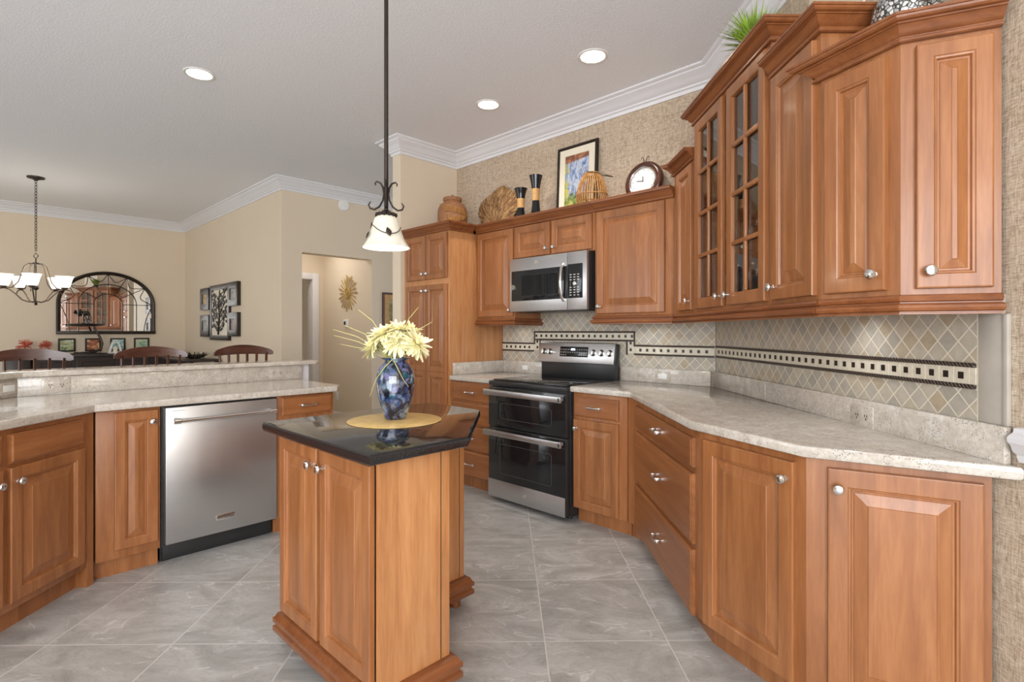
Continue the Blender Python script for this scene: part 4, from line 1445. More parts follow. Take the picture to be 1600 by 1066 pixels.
outlet(FB, -2.035, 1.372, .954, 'granite-patterned outlet plate low on the splash of the right wall', face=None, w=.13, h=.085)
outlet(FA, -2.02 + .145, 3.452, .962, 'outlet with white insert on the splash just right of the range')
outlet(FA, -3.20, 3.452, .962, 'outlet with white insert on the splash just left of the range')
outlet(FP, .375, 4.055, .967, 'outlet plate on the peninsula splash near the left corner', face=None, w=.13, h=.085)
outlet(FP, 1.64, 4.055, .967, 'outlet plate on the peninsula splash near its right end', face=None, w=.115, h=.075)
outlet(FS, 2.965, 2.722, .967, 'outlet with white insert on the splash at the left edge of the picture')
t = tag(MB(FA).box(-7.16, -7.09, 3.727, 3.733, .30, .42, .002).build('outlet', 'white'), 'white outlet low on the hall side wall beyond the peninsula', 'outlet')

# ------------------------------------------------------------------ things on top of the cabinets
TOPZ = 2.201
def lid(F, x0, x1, y0, y1, z): pass


# wicker jar on the pantry
mb = MB(); jx, jy = ab(3.12, 3.80)
mb.lathe([(1e-5, 0), (.105, 0), (.125, .02), (.133, .08), (.135, .16), (.128, .20), (.108, .235), (.078, .252), (.076, .260), (.086, .270), (.086, .292), (.080, .298), (1e-5, .302)], Matrix.Translation((jx, jy, TOPZ)), 36)
body = mb
t = thing('wicker_jar', 'lidded woven wicker jar on top of the pantry', 'jar', F0, jx, jy, TOPZ)
mb.build('body', 'wicker', t)
mb = MB(); mb.sphere((jx, jy, TOPZ + .312), .016); mb.build('lid_knob', 'wicker', t)
mb = MB()
for k in range(6):
    for s in (0, 1):
        a0 = -2.6 + k * .12
        pts = []
        for i in range(12):
            f = i / 11; a = a0 + f * 1.9; z = (.225 - k * .012 - f * .05) if s == 0 else (.03 + k * .010 + f * .05)
            r = .140 if z < .2 else .140 - (z - .2) * .55
            pts.append((jx + r * math.cos(a), jy + r * math.sin(a), TOPZ + z))
        mb.tube(pts, .003, 5)
mb.build('wrapped_strands', 'bamboo', t)

# woven disc leaning against the wall
FD = FA @ Matrix.Translation((-3.50, 3.372, TOPZ)) @ Matrix.Rotation(math.radians(-9), 4, 'X')
mb = MB(FD)
random.seed(11)
N = 72
rim = [(.262 + random.uniform(-.012, .010) + .012 * math.sin(5 * 2 * PI * k / N)) for k in range(N)]
L_ = []
for s, yy in ((.02, -.035), (.3, -.045), (.6, -.030), (.85, -.012), (.97, 0), (1.0, .008), (.97, .014), (.5, .0), (.02, -.01)):
    L_.append([(rim[k] * s * math.cos(2 * PI * k / N), yy + random.uniform(-.004, .004), .200 + rim[k] * s * .78 * math.sin(2 * PI * k / N)) for k in range(N)])
mb.loops(L_, True, True, True)
tag(mb.build('woven_disc', 'straw', angle=60), 'round woven root-fibre platter leaning on the wall above the cabinets', 'platter')


def candle(b, h, r, label):
    x, y = ab(3.30, b)
    t = thing('candle_holder', label, 'candle holder', F0, x, y, TOPZ, 'black and tan candle holders')
    T = Matrix.Translation((x, y, TOPZ))
    mb = MB(); mb.lathe([(1e-5, 0), (r * .88, 0), (r * .85, .01), (r * .58, h * .40), (r * .60, h * .43)], T, 28); mb.build('foot', 'lacquer', t)
    mb = MB(); mb.lathe([(r * .60, h * .43), (r * .60, h * .48), (r * .56, h * .56), (r * .64, h * .70)], T, 28); mb.build('middle_band', 'candle_tan', t)
    mb = MB(); mb.lathe([(r * .64, h * .70), (r * .68, h * .73), (r * .84, h * .87), (r * 1.08, h), (r * 1.0, h), (r * .7, h * .88), (1e-5, h * .86)], T, 28); mb.build('cup', 'lacquer', t)


candle(3.11, .290, .052, 'shorter of the two black and tan candle holders')
candle(2.94, .365, .052, 'taller of the two black and tan candle holders')

# framed painting leaning on the wall
FF = FA @ Matrix.Translation((-2.625, 3.42, TOPZ)) @ Matrix.Rotation(math.radians(-2.5), 4, 'X')
t = thing('framed_painting', 'dark framed painting of a blue porch leaning behind the lantern', 'picture', FF)
W2, H2 = .200, .590
mb = MB(FF); mb.panel(-W2, W2, 0, H2, [(0, .018), (0, .002), (.004, -.004), (.018, -.006), (.024, .001), (.026, .006)]); mb.build('frame', 'bronze', t)
mb = MB(FF); mb.panel(-W2 + .024, W2 - .024, .024, H2 - .024, [(0, .006), (0, .0035), (.055, .003), (.058, .005)]); mb.build('mat_board', 'matboard', t)
n = NT('porch_watercolour')
tc = n.n('ShaderNodeTexCoord'); sp = n.n('ShaderNodeSeparateXYZ'); n.l(tc.outputs['Object'], sp.inputs[0])
f = n.noise(n.coord((6, 1, 2)), 4, 4, .6, .8)
c = n.ramp(f, [(.3, srgb(60, 84, 140)), (.42, srgb(120, 146, 190)), (.52, srgb(206, 214, 226)), (.62, srgb(96, 120, 170)), (.72, srgb(228, 226, 214))])
g = n.noise(n.coord(), 16, 4, .6, 1)
gc = n.ramp(g, [(.35, srgb(60, 90, 50)), (.5, srgb(130, 150, 60)), (.62, srgb(206, 190, 80))])
low = n.ramp(n.math('ADD', sp.outputs[2], n.math('MULTIPLY', g, .35)), [(.32, (1, 1, 1, 1)), (.38, (0, 0, 0, 1))])
lf = n.ramp(n.math('SUBTRACT', n.math('MULTIPLY', g, .25), sp.outputs[0]), [(.20, (0, 0, 0, 1)), (.25, (1, 1, 1, 1))])
c = n.mix(low, c, gc); c = n.mix(lf, c, gc)
hi = n.ramp(n.math('ADD', sp.outputs[2], n.math('MULTIPLY', sp.outputs[0], -.1)), [(.452, (0, 0, 0, 1)), (.462, (1, 1, 1, 1))])
c = n.mix(hi, c, n.ramp(g, [(.4, srgb(120, 70, 50)), (.6, srgb(190, 130, 90))]))
n.base(c); M['porch'] = n.set(rough=.4)
mb = MB(FF); mb.box(-W2 + .082, W2 - .082, .0025, .004, .082, H2 - .082); mb.build('painting', 'porch', t)

# bamboo lantern
lx, ly = ab(3.25, 2.34)
t = thing('bamboo_lantern', 'golden bamboo slat lantern with a wire handle in front of the painting', 'lantern', F0, lx, ly, TOPZ)
TL = Matrix.Translation((lx, ly, TOPZ))
lp = [(.092, .0), (.104, .025), (.113, .06), (.110, .11), (.094, .165), (.074, .215), (.050, .250)]
for k in range(34):
    a = 2 * PI * k / 34
    mb = MB(); mb.tube([TL @ Vector((r * math.cos(a), r * math.sin(a), z)) for r, z in lp], .0042, 6)
    mb.build('slat', 'bamboo', t)
mb = MB()
for z, r in ((.004, .094), (.085, .114), (.248, .052), (.235, .062)):
    mb = MB(); mb.tube([TL @ Vector((r * math.cos(2 * PI * k / 28), r * math.sin(2 * PI * k / 28), z)) for k in range(28)], .005, 6, True)
    mb.build('hoop', 'bamboo', t)

mb = MB(); mb.lathe([(1e-5, .0), (.090, .0), (.090, .008), (1e-5, .008)], TL, 28); mb.build('base', 'bamboo', t)
mb = MB()
dR = Vector((Q, -Q, 0))
mb.tube([TL @ (Vector((-.0, .0, .250)) + Vector((Q, -Q, 0)) * u + Vector((-Q, -Q, 0)) * v + Vector((0, 0, zz)))
         for u, v, zz in ((.0, .06, 0), (.08, .055, -.02), (.16, .03, -.052), (.185, 0, -.062), (.16, -.03, -.052), (.08, -.055, -.02), (0, -.06, 0))], .003, 6)
mb.build('wire_handle', 'bronze', t)

# round clock
FC = FA @ Matrix.Translation((-1.985, 3.36, TOPZ)) @ Matrix.Rotation(math.radians(-8), 4, 'X')
t = thing('clock', 'round brown clock with a white face standing above the wide cabinet', 'clock', FC)
T = Matrix.Translation((0, 0, .148)) @ ax_y
mb = MB(FC); mb.lathe([(.098, .010), (.106, .016), (.125, .020), (.140, .014), (.147, .004), (.147, -.02), (.10, -.02)], T, 48, cap=False); mb.build('case_ring', 'walnut', t)
mb = MB(FC); mb.lathe([(.097, .017), (.1025, .020), (.106, .0165), (.104, .012)], T, 48, cap=False); mb.build('bezel', 'chrome', t)
mb = MB(FC); mb.lathe([(1e-5, .008), (.102, .008), (.102, -.01)], T, 48); mb.build('dial', 'clockface', t)
mb = MB(FC)
for a, L2, w2 in ((172, .050, .0025), (95, .035, .003)):
    aa = math.radians(a); mb.box(0, L2, -.0012 - w2 / 2, .0012 + w2 / 2, .009, .0105, 0, T @ Matrix.Rotation(aa, 4, 'Z'))
for k in range(12):
    mb.box(.078, .088, -.0012, .0012, .0085, .0095, 0, T @ Matrix.Rotation(2 * PI * k / 12, 4, 'Z'))
mb.lathe([(.005, .009), (.005, .0115), (1e-5, .012)], T, 12)
mb.build('hands', 'blackmat', t)
mb = MB(FC)
for sx in (-1, 1):
    mb.tube([(sx * .004, 0, .288), (sx * .010, 0, .308), (sx * .008 + sx * .006, 0, .325), (sx * .022, 0, .335), (sx * .031, 0, .327), (sx * .028, 0, .318)], .0028, 6)
mb.build('scroll_finial', 'bronze', t)

# grass planter on the glass cabinet
gx, gy, gz = 1.19, 2.53, GZ1 + .0745
t = thing('grass_planter', 'clump of bright green artificial grass on top of the glass cabinet', 'plant', F0, gx, gy, gz)
mb = MB(); mb.lathe([(1e-5, 0), (.05, 0), (.062, .07), (.056, .07), (1e-5, .06)], Matrix.Translation((gx, gy, gz)), 20); mb.build('pot', 'furn', t)
mb = MB(); random.seed(5)
for i in range(560):
    a = random.uniform(0, 2 * PI); sp_ = random.uniform(.02, .17); h = random.uniform(.10, .225) - sp_ * .25
    r0 = random.uniform(0, .045)
    p0 = Vector((gx + r0 * math.cos(a), gy + r0 * math.sin(a), gz + .06))
    p2 = Vector((gx + (r0 + sp_) * math.cos(a), gy + (r0 + sp_) * math.sin(a), gz + .06 + h))
    p1 = p0.lerp(p2, .5) + Vector((-math.cos(a), -math.sin(a), .5)) * sp_ * .28
    sd = Vector((-math.sin(a + random.uniform(-.8, .8)), math.cos(a), 0)) * .0042
    mb.add([p0 - sd, p0 + sd, p1 - sd, p1 + sd, p2], [(0, 1, 3, 2), (2, 3, 4)])
mb.build('grass_blades', 'grassblade', t)['kind'] = 'stuff'
mb = MB(); mb.sphere((1.10, 2.985, GZ1 + .099), .0245)
tag(mb.build('ornament', 'petal'), 'small cream ball ornament at the left corner of the glass cabinet top', 'ornament')
# silver mosaic bowl
mb = MB(); mb.lathe([(1e-5, 0), (.045, 0), (.075, .02), (.092, .06), (.096, .09), (.090, .13), (.072, .165), (.060, .18), (.056, .18), (.06, .16), (.08, .09), (.03, .02), (1e-5, .015)], Matrix.Translation((1.288, 1.70, 2.2005)), 40)
tag(mb.build('mosaic_vase', 'mosaic', angle=60), 'round silver pebble mosaic vase on top of the near right end cabinet', 'vase')

# ------------------------------------------------------------------ crystal and platter inside the glass cabinet
def goblet(x, y, z, h, r, lab, grp):
    mb = MB()
    mb.lathe([(1e-5, 0), (r * .8, 0), (r * .75, .004), (.005, .012), (.004, h * .42), (r * .6, h * .5), (r, h * .72), (r * .92, h), (r * .88, h), (r * .95, h * .72), (1e-5, h * .5)], Matrix.Translation((x, y, z)), 18)
    tag(mb.build('goblet', 'glass', angle=60), lab, 'glass', grp)


zs = {0: UZ0 + .019, 1: 1.669, 2: 1.929, 3: 2.189}
k = 0
for sh, zz in ((0, zs[0]), (1, zs[1])):
    for yy in (2.93, 2.80, 2.68, 2.48, 2.36, 2.25):
        for xx in (1.19, 1.30):
            goblet(xx, yy, zz, (.17 if sh == 0 else .14) + (.02 if xx > 1.25 else 0), .034,
                   'clear stemmed glass on the ' + ('bottom' if sh == 0 else 'second') + ' shelf of the glass cabinet', 'glasses on the %s cabinet shelf' % ('bottom' if sh == 0 else 'second'))
mb = MB(); mb.lathe([(1e-5, 0), (.05, 0), (.09, .05), (.105, .10), (.098, .10), (.08, .05), (1e-5, .01)], Matrix.Translation((1.22, 2.38, zs[2])), 26)
tag(mb.build('crystal_bowl', 'glass', angle=60), 'cut crystal bowl on the third shelf behind the right glass door', 'bowl')
T = Matrix.Translation((1.345, 2.40, zs[2] + .005)) @ Matrix.Rotation(math.radians(-12), 4, 'Y')
mb = MB(); mb.lathe([(1e-5, 0), (.10, .004), (.12, .015), (.10, .018), (1e-5, .01)], T @ Matrix.Translation((0, 0, .12)) @ Matrix.Rotation(-PI / 2, 4, 'Y'), 36)
tag(mb.build('platter', 'walnut'), 'brown round platter standing behind the crystal bowl in the cabinet', 'platter')
mb = MB(); mb.lathe([(1e-5, 0), (.045, 0), (.075, .05), (.08, .12), (.05, .17), (.045, .17), (.07, .12), (1e-5, .01)], Matrix.Translation((1.24, 2.80, zs[2])), 26)
tag(mb.build('jar', 'wicker', angle=60), 'brown woven pot behind the left glass door of the cabinet', 'jar')

# ------------------------------------------------------------------ hall: sunburst, thermostat, picture, detector
t = thing('sunburst', 'gold sunburst wall ornament in the hall beyond the opening', 'wall art', FA, -6.80, 3.73, 1.55)
mb = MB(FA); T = Matrix.Translation((-6.81, 3.729, 1.812)) @ ax_y
mb.lathe([(.075, 0), (.080, .012), (.062, .020), (.058, .012), (1e-5, .018)], T, 30); mb.build('centre_disc', 'gold', t)
for k in range(22):
    a = 2 * PI * k / 22; Lr = .255 if k % 2 == 0 else .225
    mb = MB(FA)
    mb.lathe([(.006, .065), (.008, .12), (.013, Lr - .04), (.009, Lr), (1e-5, Lr + .005)], T @ Matrix.Rotation(a, 4, 'Z') @ Matrix.Translation((0, 0, .008)) @ Matrix.Rotation(PI / 2, 4, 'Y'), 8, .4, 1)
    mb.build('ray', 'gold', t)
t = thing('thermostat', 'small white wall thermostat below the gold sunburst', 'thermostat', FA, -6.85, 3.73, 1.34)
mb = MB(FA); mb.box(-6.905, -6.79, 3.705, 3.732, 1.345, 1.445, .006); mb.build('housing', 'white', t)
mb = MB(FA); mb.box(-6.885, -6.835, 3.7035, 3.7055, 1.37, 1.42); mb.build('screen', 'furn', t)
t = thing('framed_picture', 'brown framed print on the hall wall partly hidden by the pantry end wall', 'picture', FP, 4.15, 6.19, 1.35)
mb = MB(FP); mb.panel(3.885, 4.41, 1.33, 1.80, [(0, 6.198), (0, 6.172), (.025, 6.170), (.03, 6.18)]); mb.build('frame', 'walnut', t)
mb = MB(FP); mb.box(3.912, 4.383, 6.176, 6.182, 1.357, 1.773); mb.build('mat_board', 'candle_tan', t)
M['artA'] = m_art('sepia_print', [(.3, srgb(60, 52, 34)), (.5, srgb(140, 128, 84)), (.7, srgb(190, 180, 140))], 9)
mb = MB(FP); mb.box(3.975, 4.32, 6.173, 6.178, 1.42, 1.71); mb.build('print', 'artA', t)
mb = MB(FP); mb.lathe([(.072, 0), (.072, .012), (.062, .026), (.040, .030), (1e-5, .030)], Matrix.Translation((3.33, 6.199, 2.862)) @ ax_y, 32)
mb.lathe([(.010, .029), (.010, .034), (1e-5, .034)], Matrix.Translation((3.35, 6.199, 2.848)) @ ax_y, 12)
tag(mb.build('smoke_detector', 'white'), 'white smoke detector high on the cream hall wall', 'smoke detector')

# ------------------------------------------------------------------ dining room
DB = 10.045
t = thing('arched_mirror', 'large arched mirror with dark iron tracery on the dining room wall', 'mirror', FP, 1.53, DB, 1.25)
mc, mzb, msp, mtop, mw = 1.530, 1.262, 1.69, 2.165, .585


def arch(w, z0, zs_, zt, n=30):
    pts = [(mc - w, z0)]
    for i in range(n + 1):
        a = PI - PI * i / n
        pts.append((mc + w * math.cos(a), zs_ + (zt - zs_) * math.sin(a)))
    pts.append((mc + w, z0))
    return pts


mb = MB(FP); P = arch(mw - .012, mzb + .01, msp, mtop - .015)
mb.loops([[(x, y, z) for x, z in P] for y in (DB - .014, DB)], True, True, True); mb.build('mirror_glass', 'mirror', t)
mb = MB(FP)
for dw, dy, r in ((0.0, .022, .020), (.02, .018, .012)):
    mb.tube([(x, DB - dy, z) for x, z in arch(mw - dw, mzb + dw, msp, mtop - dw)], r, 8)
mb.box(mc - mw - .02, mc + mw + .02, DB - .042, DB - .002, mzb - .022, mzb + .024, .004)
mb.build('frame', 'bronze', t)
yt = DB - .022
mb = MB(FP)
for w_, zt in ((.175, .155), (.355, .30)):
    mb.tube([(x, yt, z) for x, z in arch(w_, mzb, msp + .0, msp + zt * 1.0)], .0065, 6)
for a in (35, 65, 90, 115, 145):
    ca, sa = math.cos(math.radians(a)), math.sin(math.radians(a))
    mb.tube([(mc + .175 * ca, yt, msp + .155 * sa), (mc + (mw - .01) * ca, yt, msp + (mtop - msp - .01) * sa)], .005, 6)
for sx in (-1, 1): mb.tube([(mc + sx * .175, yt, msp), (mc + sx * (mw - .01), yt, msp)], .005, 6)
angs = [0, 35, 65, 90, 115, 145, 180]
for a0, a1 in zip(angs, angs[1:]):
    pts = []
    for i in range(11):
        f = i / 10; a = math.radians(a0 + (a1 - a0) * f); k = 1 - .24 * math.sin(PI * f)
        pts.append((mc + (mw - .02) * k * math.cos(a), yt, msp + (mtop - msp - .02) * k * math.sin(a)))
    mb.tube(pts, .005, 6)
for sx in (-1, 1):
    mb.tube([(mc + sx * (mw - .02 - .11 * math.sin(PI * i / 20)), yt, msp - (msp - mzb) * i / 10) for i in range(11)], .005, 6)
mb.build('iron_tracery', 'bronze', t)

cols = [[(.35, srgb(70, 100, 80)), (.5, srgb(186, 190, 130)), (.62, srgb(206, 216, 216)), (.75, srgb(120, 150, 180))],
        [(.35, srgb(86, 50, 60)), (.5, srgb(190, 112, 70)), (.62, srgb(222, 196, 150)), (.75, srgb(130, 140, 150))],
        [(.35, srgb(90, 140, 140)), (.5, srgb(160, 200, 196)), (.62, srgb(226, 232, 222)), (.75, srgb(110, 150, 160))],
        [(.35, srgb(90, 130, 110)), (.5, srgb(170, 196, 170)), (.62, srgb(216, 214, 180)), (.75, srgb(110, 150, 140))]]
labs = ['leftmost small landscape print under the mirror, green field', 'small orange-toned print under the mirror behind the monkey pole', 'small pale teal seascape print under the mirror', 'rightmost small greenish print under the arched mirror']
for i, (a0, a1) in enumerate(((.948, 1.145), (1.255, 1.445), (1.555, 1.745), (1.855, 2.055))):
    t = thing('framed_print', labs[i], 'picture', FP, (a0 + a1) / 2, DB, .98, 'small framed prints under the mirror')
    mb = MB(FP); mb.panel(a0, a1, .985, 1.178, [(0, DB), (0, DB - .02), (.016, DB - .022), (.02, DB - .014)]); mb.build('frame', 'bronze', t)
    mm = m_art('small_landscape_%d' % i, cols[i], 9, i * 3.1, (1, 1, 2.5))
    mb = MB(FP); mb.box(a0 + .022, a1 - .022, DB - .018, DB - .013, 1.007, 1.156); mb.build('print', mm, t)

# collage of framed tree panel on the dining right wall (a = 2.56, faces -a): frame FA, local x = -b
def ca(b): return -b * .977
t = thing('tree_wall_art', 'dark metal tree panel with four small attached frames on the dining side wall', 'wall art', FA, ca(8.45), 2.55, 1.15)
y = 2.558
cx0, cx1, cz0, cz1 = -8.68, -7.86, 1.155, 1.945
mb = MB(FA); mb.panel(cx0, cx1, cz0, cz1, [(0, y), (0, y - .03), (.02, y - .035), (.065, y - .03), (.07, y - .015)]); mb.build('centre_frame', 'bronze', t)
mb = MB(FA); mb.box(cx0 + .068, cx1 - .068, y - .018, y - .014, cz0 + .068, cz1 - .068); mb.build('cream_backing', 'matboard', t)
mb = MB(FA); random.seed(2)
xc = (cx0 + cx1) / 2
mb.tube([(xc - .03, y - .028, cz0 + .08), (xc + .02, y - .028, cz0 + .35), (xc - .01, y - .028, cz0 + .55), (xc + .03, y - .028, cz1 - .08)], [.014, .012, .009, .006], 6)
for i in range(16):
    z0 = cz0 + .12 + i * .038; sx = 1 if i % 2 else -1
    pts = [(xc, y - .026, z0), (xc + sx * .10, y - .026, z0 + .05), (xc + sx * .22, y - .026, z0 + .10 + random.uniform(-.03, .03))]
    if pts[-1][2] > cz1 - .08: continue
    mb.tube(pts, .005, 5)
    for k in range(7):
        f = random.uniform(.15, 1.0)
        mb.sphere((xc + sx * .31 * f, y - .028, z0 + .11 * f + random.uniform(-.035, .035)), .024, 1.2, .3, .8, 6)
mb.build('tree', 'bronze', t)
sub = [(-9.08, -8.68, 1.60, 1.925), (-9.08, -8.68, 1.20, 1.525), (-7.88, -7.50, 1.625, 1.945), (-7.88, -7.50, 1.215, 1.535)]
subc = ['art_amber', 'art_grey', 'art_birch', 'art_dusk']
sc2 = [[(.3, srgb(150, 110, 70)), (.6, srgb(214, 190, 150))], [(.3, srgb(130, 136, 130)), (.6, srgb(190, 194, 184))], [(.3, srgb(90, 86, 84)), (.6, srgb(190, 188, 180))], [(.3, srgb(90, 70, 80)), (.6, srgb(150, 120, 110))]]
for i, (x0, x1, z0, z1) in enumerate(sub):
    mb = MB(FA); mb.panel(x0, x1, z0, z1, [(0, y), (0, y - .045), (.02, y - .05), (.085, y - .045), (.09, y - .02)]); fr_ = mb.build('side_frame', 'bronze', t)
    mb = MB(FA); mb.box(x0 + .09, x1 - .09, y - .03, y - .02, z0 + .08, z1 - .08); mb.build('print', m_art(subc[i], sc2[i], 14, i * 2.0), fr_)

# buffet, console, and what stands on them
t = thing('buffet', 'long dark buffet against the dining wall under the mirror', 'sideboard', FP, 1.55, 9.8, 0)
mb = MB(FP); mb.box(.62, 2.46, 9.58, 10.02, .92, .955, .004); mb.build('top', 'furn', t)
mb = MB(FP); mb.box(.66, 2.42, 9.62, 10.02, .14, .92, .003); mb.build('body', 'furn', t)
for i in range(4):
    x0 = .68 + i * .435
    mb = MB(FP); mb.panel(x0, x0 + .42, .17, .90, [(0, 9.62), (0, 9.60), (.05, 9.60), (.055, 9.608)]); mb.build('door', 'furn', t)
for x in (.68, 2.38):
    for yy in (9.66, 9.98): mb = MB(FP); mb.box(x - .02, x + .02, yy - .02, yy + .02, 0, .14); mb.build('leg', 'furn', t)
t = thing('console_table', 'dark console table along the dining side wall under the tree panel', 'table', FP, 2.3, 8.9, 0)
mb = MB(FP); mb.box(2.06, 2.53, 8.2, 9.45, .86, .89, .004); mb.build('top', 'furn', t)
for x in (2.10, 2.49):
    for yy in (8.25, 9.40): mb = MB(FP); mb.box(x - .02, x + .02, yy - .02, yy + .02, 0, .86); mb.build('leg', 'furn', t)
# twig bowl on console
bx, by = ab(2.30, 8.55)
mb = MB(); random.seed(9)
for k in range(46):
    a = random.uniform(0, 2 * PI); r = random.uniform(.10, .20)
    mb.tube([(bx + .04 * math.cos(a), by + .04 * math.sin(a), .895), (bx + r * .7 * math.cos(a + .2), by + r * .7 * math.sin(a + .2), .915 + random.uniform(0, .02)),
             (bx + r * math.cos(a + .35), by + r * math.sin(a + .35), .96 + random.uniform(-.02, .03))], [.007, .006, .004], 5)
for z, r in ((.895, .05), (.918, .12), (.94, .155)):
    mb.tube([(bx + r * math.cos(2 * PI * k / 20), by + r * math.sin(2 * PI * k / 20), z) for k in range(20)], .006, 5, True)
tag(mb.build('twig_bowl', 'bronze'), 'black openwork twig bowl beyond the bar between two stools', 'bowl')

# monkey stand: curved pole, dish and monkey
mx_, my_ = ab(1.27, 9.80)
t = thing('monkey_stand', 'black monkey figure on a tall curving stand in front of the mirror', 'sculpture', FP, 1.27, 9.80, .955)
G = FP @ Matrix.Translation((1.27, 9.80, 0))
mb = MB(G)
s = [(-.13, 0, .975), (-.16, .03, .968), (-.12, .07, .965), (.0, .06, .968), (.08, .03, .985), (.14, .0, 1.03), (.155, 0, 1.10), (.13, 0, 1.19), (.09, 0, 1.27), (.06, 0, 1.35)]
mb.tube(s, [.010, .014, .016, .018, .018, .018, .017, .015, .013, .012], 8)
mb.box(-.20, .20, -.09, .09, .955, .965, .003)
mb.build('curved_pole', 'bronze', t)
mb = MB(G); mb.lathe([(1e-5, 1.350), (.08, 1.353), (.19, 1.366), (.215, 1.380), (.19, 1.392), (.06, 1.398), (1e-5, 1.398)], Matrix.Translation((-.02, 0, 0)), 28); mb.build('dish', 'bronze', t)
# monkey on all fours, head down to the left, tail curled up
sk = bmesh.new()
mb = MB(G @ Matrix.Translation((-.03, 0, 1.397)) @ Matrix.Diagonal((.62, .9, 1.12, 1)))
z0 = .0
mb.tube([(-.075, 0, z0 + .115), (-.045, 0, z0 + .130), (.0, 0, z0 + .130), (.045, 0, z0 + .120), (.065, 0, z0 + .105)], [.020, .031, .030, .031, .018], 10)
mb.tube([(-.065, 0, z0 + .125), (-.085, 0, z0 + .140), (-.105, 0, z0 + .150)], [.02, .02, .016], 8)
mb.sphere((-.115, 0, z0 + .155), .027, 1.1, .9, 1, 12)
mb.sphere((-.140, 0, z0 + .147), .013, 1.2, .9, .9, 10)
for sy in (-.02, .02):
    mb.sphere((-.108, sy * 1.3, z0 + .165), .009, .6, 1, 1, 8)
    mb.tube([(-.055, sy, z0 + .12), (-.062, sy * 1.2, z0 + .06), (-.055, sy * 1.2, z0 + .008), (-.072, sy * 1.2, z0 + .004)], [.014, .010, .008, .008], 8)
    mb.tube([(.045, sy, z0 + .12), (.030, sy * 1.3, z0 + .065), (.055, sy * 1.3, z0 + .04), (.045, sy * 1.3, z0 + .006), (.028, sy * 1.3, z0 + .004)], [.018, .013, .010, .008, .008], 8)
mb.tube([(.06, 0, z0 + .11), (.09, 0, z0 + .08), (.10, .02, z0 + .03), (.13, .03, z0 + .003)], [.008, .007, .006, .005], 6)
mb.build('monkey', 'bronze', t)

# white lantern / folded stand on the buffet
t = thing('white_lantern', 'small white tapered lantern on the buffet beside the centre stool', 'lantern', FP, 1.58, 9.75, .955)
mb = MB(FP @ Matrix.Translation((1.575, 9.76, .955)))
for x, yy in ((-1, -1), (1, -1), (1, 1), (-1, 1)):
    mb.tube([(x * .075, yy * .06, 0), (x * .035, yy * .03, .16)], .008, 6)
mb.box(-.045, .045, -.04, .04, .15, .165, .003); mb.box(-.07, .07, -.06, .06, .0, .01, .002)
mb.tube([(-.03, 0, .165), (0, 0, .20), (.03, 0, .165)], .004, 6)
mb.build('frame', 'white', t)
mb = MB(FP @ Matrix.Translation((1.575, 9.76, .955))); mb.cyl(0, 0, .010, .10, .028, 16); mb.build('candle', 'matboard', t)

# coral flowers (on the buffet, left)
for i, (a_, b_, r) in enumerate(((.60, 9.72, .105), (.81, 9.74, .085))):
    x, y_ = ab(a_ - .02, b_)
    mb = MB(); random.seed(20 + i)
    zc = 1.08
    for k in range(90):
        d = Vector((random.gauss(0, 1), random.gauss(0, 1), random.gauss(.4, .8))).normalized() * r * random.uniform(.7, 1)
        c = Vector((x, y_, zc)); mb.tube([c, c + d * .6 + Vector((0, 0, .01)), c + d], [.003, .003, .0045], 4)
    mb.cyl(x, y_, .955, zc, .004, 6)
    mb.lathe([(.03, 0), (.05, .02), (.03, .06), (.012, .07)], Matrix.Translation((x, y_, .955)), 14)
    tag(mb.build('coral_flower', 'coral'), ('larger left' if i == 0 else 'smaller right') + ' spiky coral red bloom above the first stool', 'flower', 'coral blooms in the dining room')
mb = MB(FP); mb.box(.40, .618, 9.58, 10.02, 0, .955, .004)
tag(mb.build('side_cabinet', 'furn'), 'dark cabinet end left of the buffet under the coral blooms', 'cabinet')

# chandelier
cxx, cyy = -5.38, 6.20
t = thing('chandelier', 'five-light bronze chandelier with white frosted shades over the dining area', 'chandelier', F0, cxx, cyy, 1.58)
T = Matrix.Translation((cxx, cyy, 0))
mb = MB(); mb.lathe([(.082, 3.05), (.080, 3.035), (.03, 3.022), (.010, 3.005)], T, 28); mb.build('ceiling_canopy', 'bronze', t)
mb = MB(); z = 3.0; k = 0
while z > 2.20:
    pts = [Vector((.011 * math.cos(u), 0, .021 * math.sin(u))) for u in [2 * PI * i / 10 for i in range(10)]]
    R_ = T @ Matrix.Translation((0, 0, z)) @ Matrix.Rotation(PI / 2 * (k % 2), 4, 'Z')
    mb.tube([R_ @ p for p in pts], .0032, 5, True); z -= .034; k += 1
mb.build('chain', 'bronze', t)
mb = MB()
mb.tube([T @ Vector(p) for p in ((0, 0, 2.18), (.028, 0, 2.145), (0, 0, 2.11), (-.028, 0, 2.145))], .005, 6, True)
mb.cyl(cxx, cyy, 1.60, 2.11, .006, 10)
mb.lathe([(.012, 1.58), (.016, 1.60), (.006, 1.62)], T, 12); mb.lathe([(.05, 2.04), (.06, 2.05), (.02, 2.07)], T, 20)
mb.sphere((cxx, cyy, 1.78), .028, 1, 1, 1, 8)
mb.build('centre_stem', 'bronze', t)
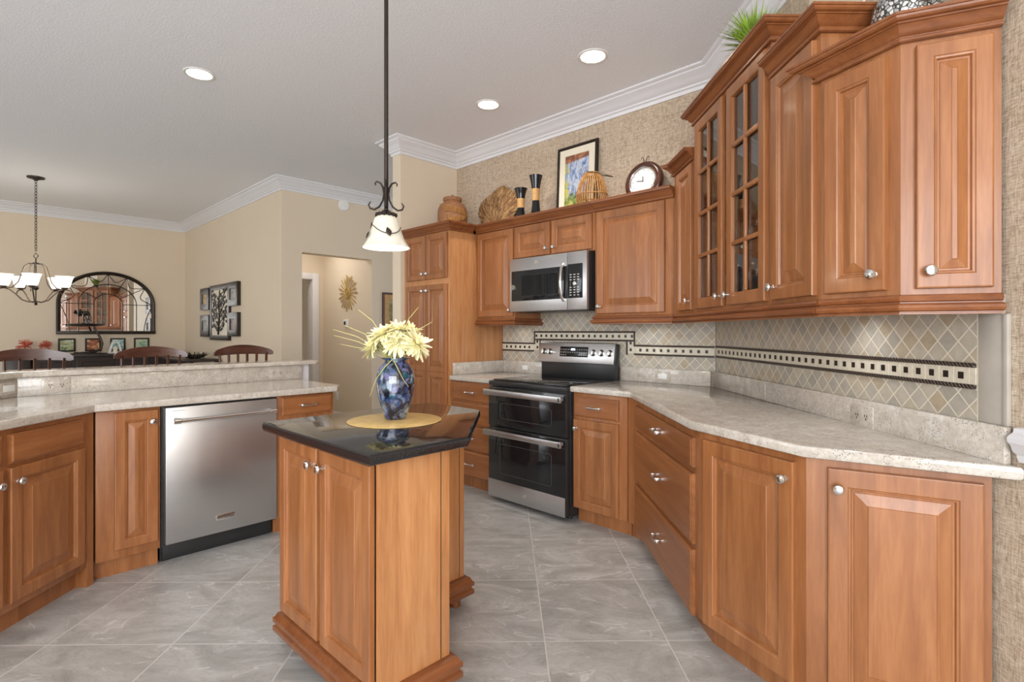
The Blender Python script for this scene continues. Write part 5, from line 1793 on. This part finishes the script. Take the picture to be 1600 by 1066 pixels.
for k in range(5):
    a = math.radians(42) - (2 * PI * k / 5 + math.radians(26))
    R_ = T @ Matrix.Rotation(a, 4, 'Z')
    mb = MB()
    mb.tube([R_ @ Vector(p) for p in ((0, 0, 1.625), (.06, 0, 1.615), (.12, 0, 1.64), (.17, 0, 1.70), (.22, 0, 1.75), (.27, 0, 1.765), (.32, 0, 1.755), (.345, 0, 1.735), (.335, 0, 1.72))], [.007] * 7 + [.005, .004], 8)
    mb.tube([R_ @ Vector(p) for p in ((.0, 0, 2.05), (.06, 0, 2.055), (.10, 0, 2.02), (.125, 0, 1.93), (.15, 0, 1.84), (.20, 0, 1.775), (.255, 0, 1.765))], .006, 8)
    mb.lathe([(.010, 1.762), (.030, 1.775), (.036, 1.79)], R_ @ Matrix.Translation((.275, 0, 0)), 16)
    ar = mb.build('arm', 'bronze2', t)
    mb = MB()
    mb.lathe([(.038, 1.788), (.050, 1.800), (.060, 1.83), (.068, 1.87), (.082, 1.91), (.088, 1.918), (.084, 1.917), (.064, 1.87), (.04, 1.80)], R_ @ Matrix.Translation((.275, 0, 0)), 28)
    mb.build('lamp_shade', 'shadelit', ar)
l = bpy.data.lights.new('chandelier_light', 'POINT'); l.energy = 6; l.shadow_soft_size = .25; l.color = (1, .9, .76)
o = bpy.data.objects.new('chandelier_light', l); COL.objects.link(o); o.location = (cxx, cyy, 2.0)


# ------------------------------------------------------------------ bar stools
def stool(a, b, label):
    F = FP @ Matrix.Translation((a, b, 0)) @ Matrix.Rotation(PI, 4, 'Z')   # sitter faces the bar; backrest on far side
    F = FP @ Matrix.Translation((a, b, 0))
    t = thing('bar_stool', label, 'stool', F, 0, -.1, 0, 'dark wood bar stools behind the bar')
    mb = MB(F)
    # curved top rail: arc in plan bowing away, crowned top
    L_ = []
    for i in range(25):
        f = -1 + 2 * i / 24
        x = f * .232; y = -.045 * (1 - f * f) * -1 + 0
        top = 1.168 - .048 * f * f - (.012 if abs(f) > .98 else 0); bot = 1.090 - .012 * f * f
        if abs(f) > .98: bot += .006
        L_.append([(x, y - .011, bot), (x, y + .011, bot), (x, y + .011, top), (x, y - .011, top)])
    mb.loops(L_, True, True, True); mb.build('top_rail', 'walnut', t)
    for i in range(6):
        f = -.80 + i * .32
        y = .045 * (1 - f * f)
        mb = MB(F); mb.tube([(f * .20, -.01, .62), (f * .222, y * .8 + .01, .85), (f * .232, y, 1.10)], [.019, .021, .021], 8, flat=.4)
        mb.build('spindle', 'walnut', t)
    mb = MB(F); mb.lathe([(1e-5, .585), (.19, .585), (.205, .60), (.205, .615), (.19, .625), (1e-5, .612)], Matrix.Translation((0, -.17, 0)), 32); mb.build('seat', 'walnut', t)
    for sx, sy in ((-1, -1), (1, -1), (1, 1), (-1, 1)):
        mb = MB(F); mb.tube([(sx * .12, -.17 + sy * .12, .59), (sx * .19, -.17 + sy * .19, 0)], [.018, .015], 10); mb.build('leg', 'walnut', t)
    mb = MB(F); mb.tube([(.16 * math.cos(u), -.17 + .16 * math.sin(u), .22) for u in [2 * PI * i / 20 for i in range(20)]], .009, 8, True); mb.build('foot_ring', 'walnut', t)


stool(.295, 4.72, 'dark wood bar stool at the left edge, below the coral blooms')
stool(.985, 4.72, 'dark wood bar stool in the middle, right of the monkey stand')
stool(1.640, 4.72, 'dark wood bar stool nearest the cream hall corner at the right')
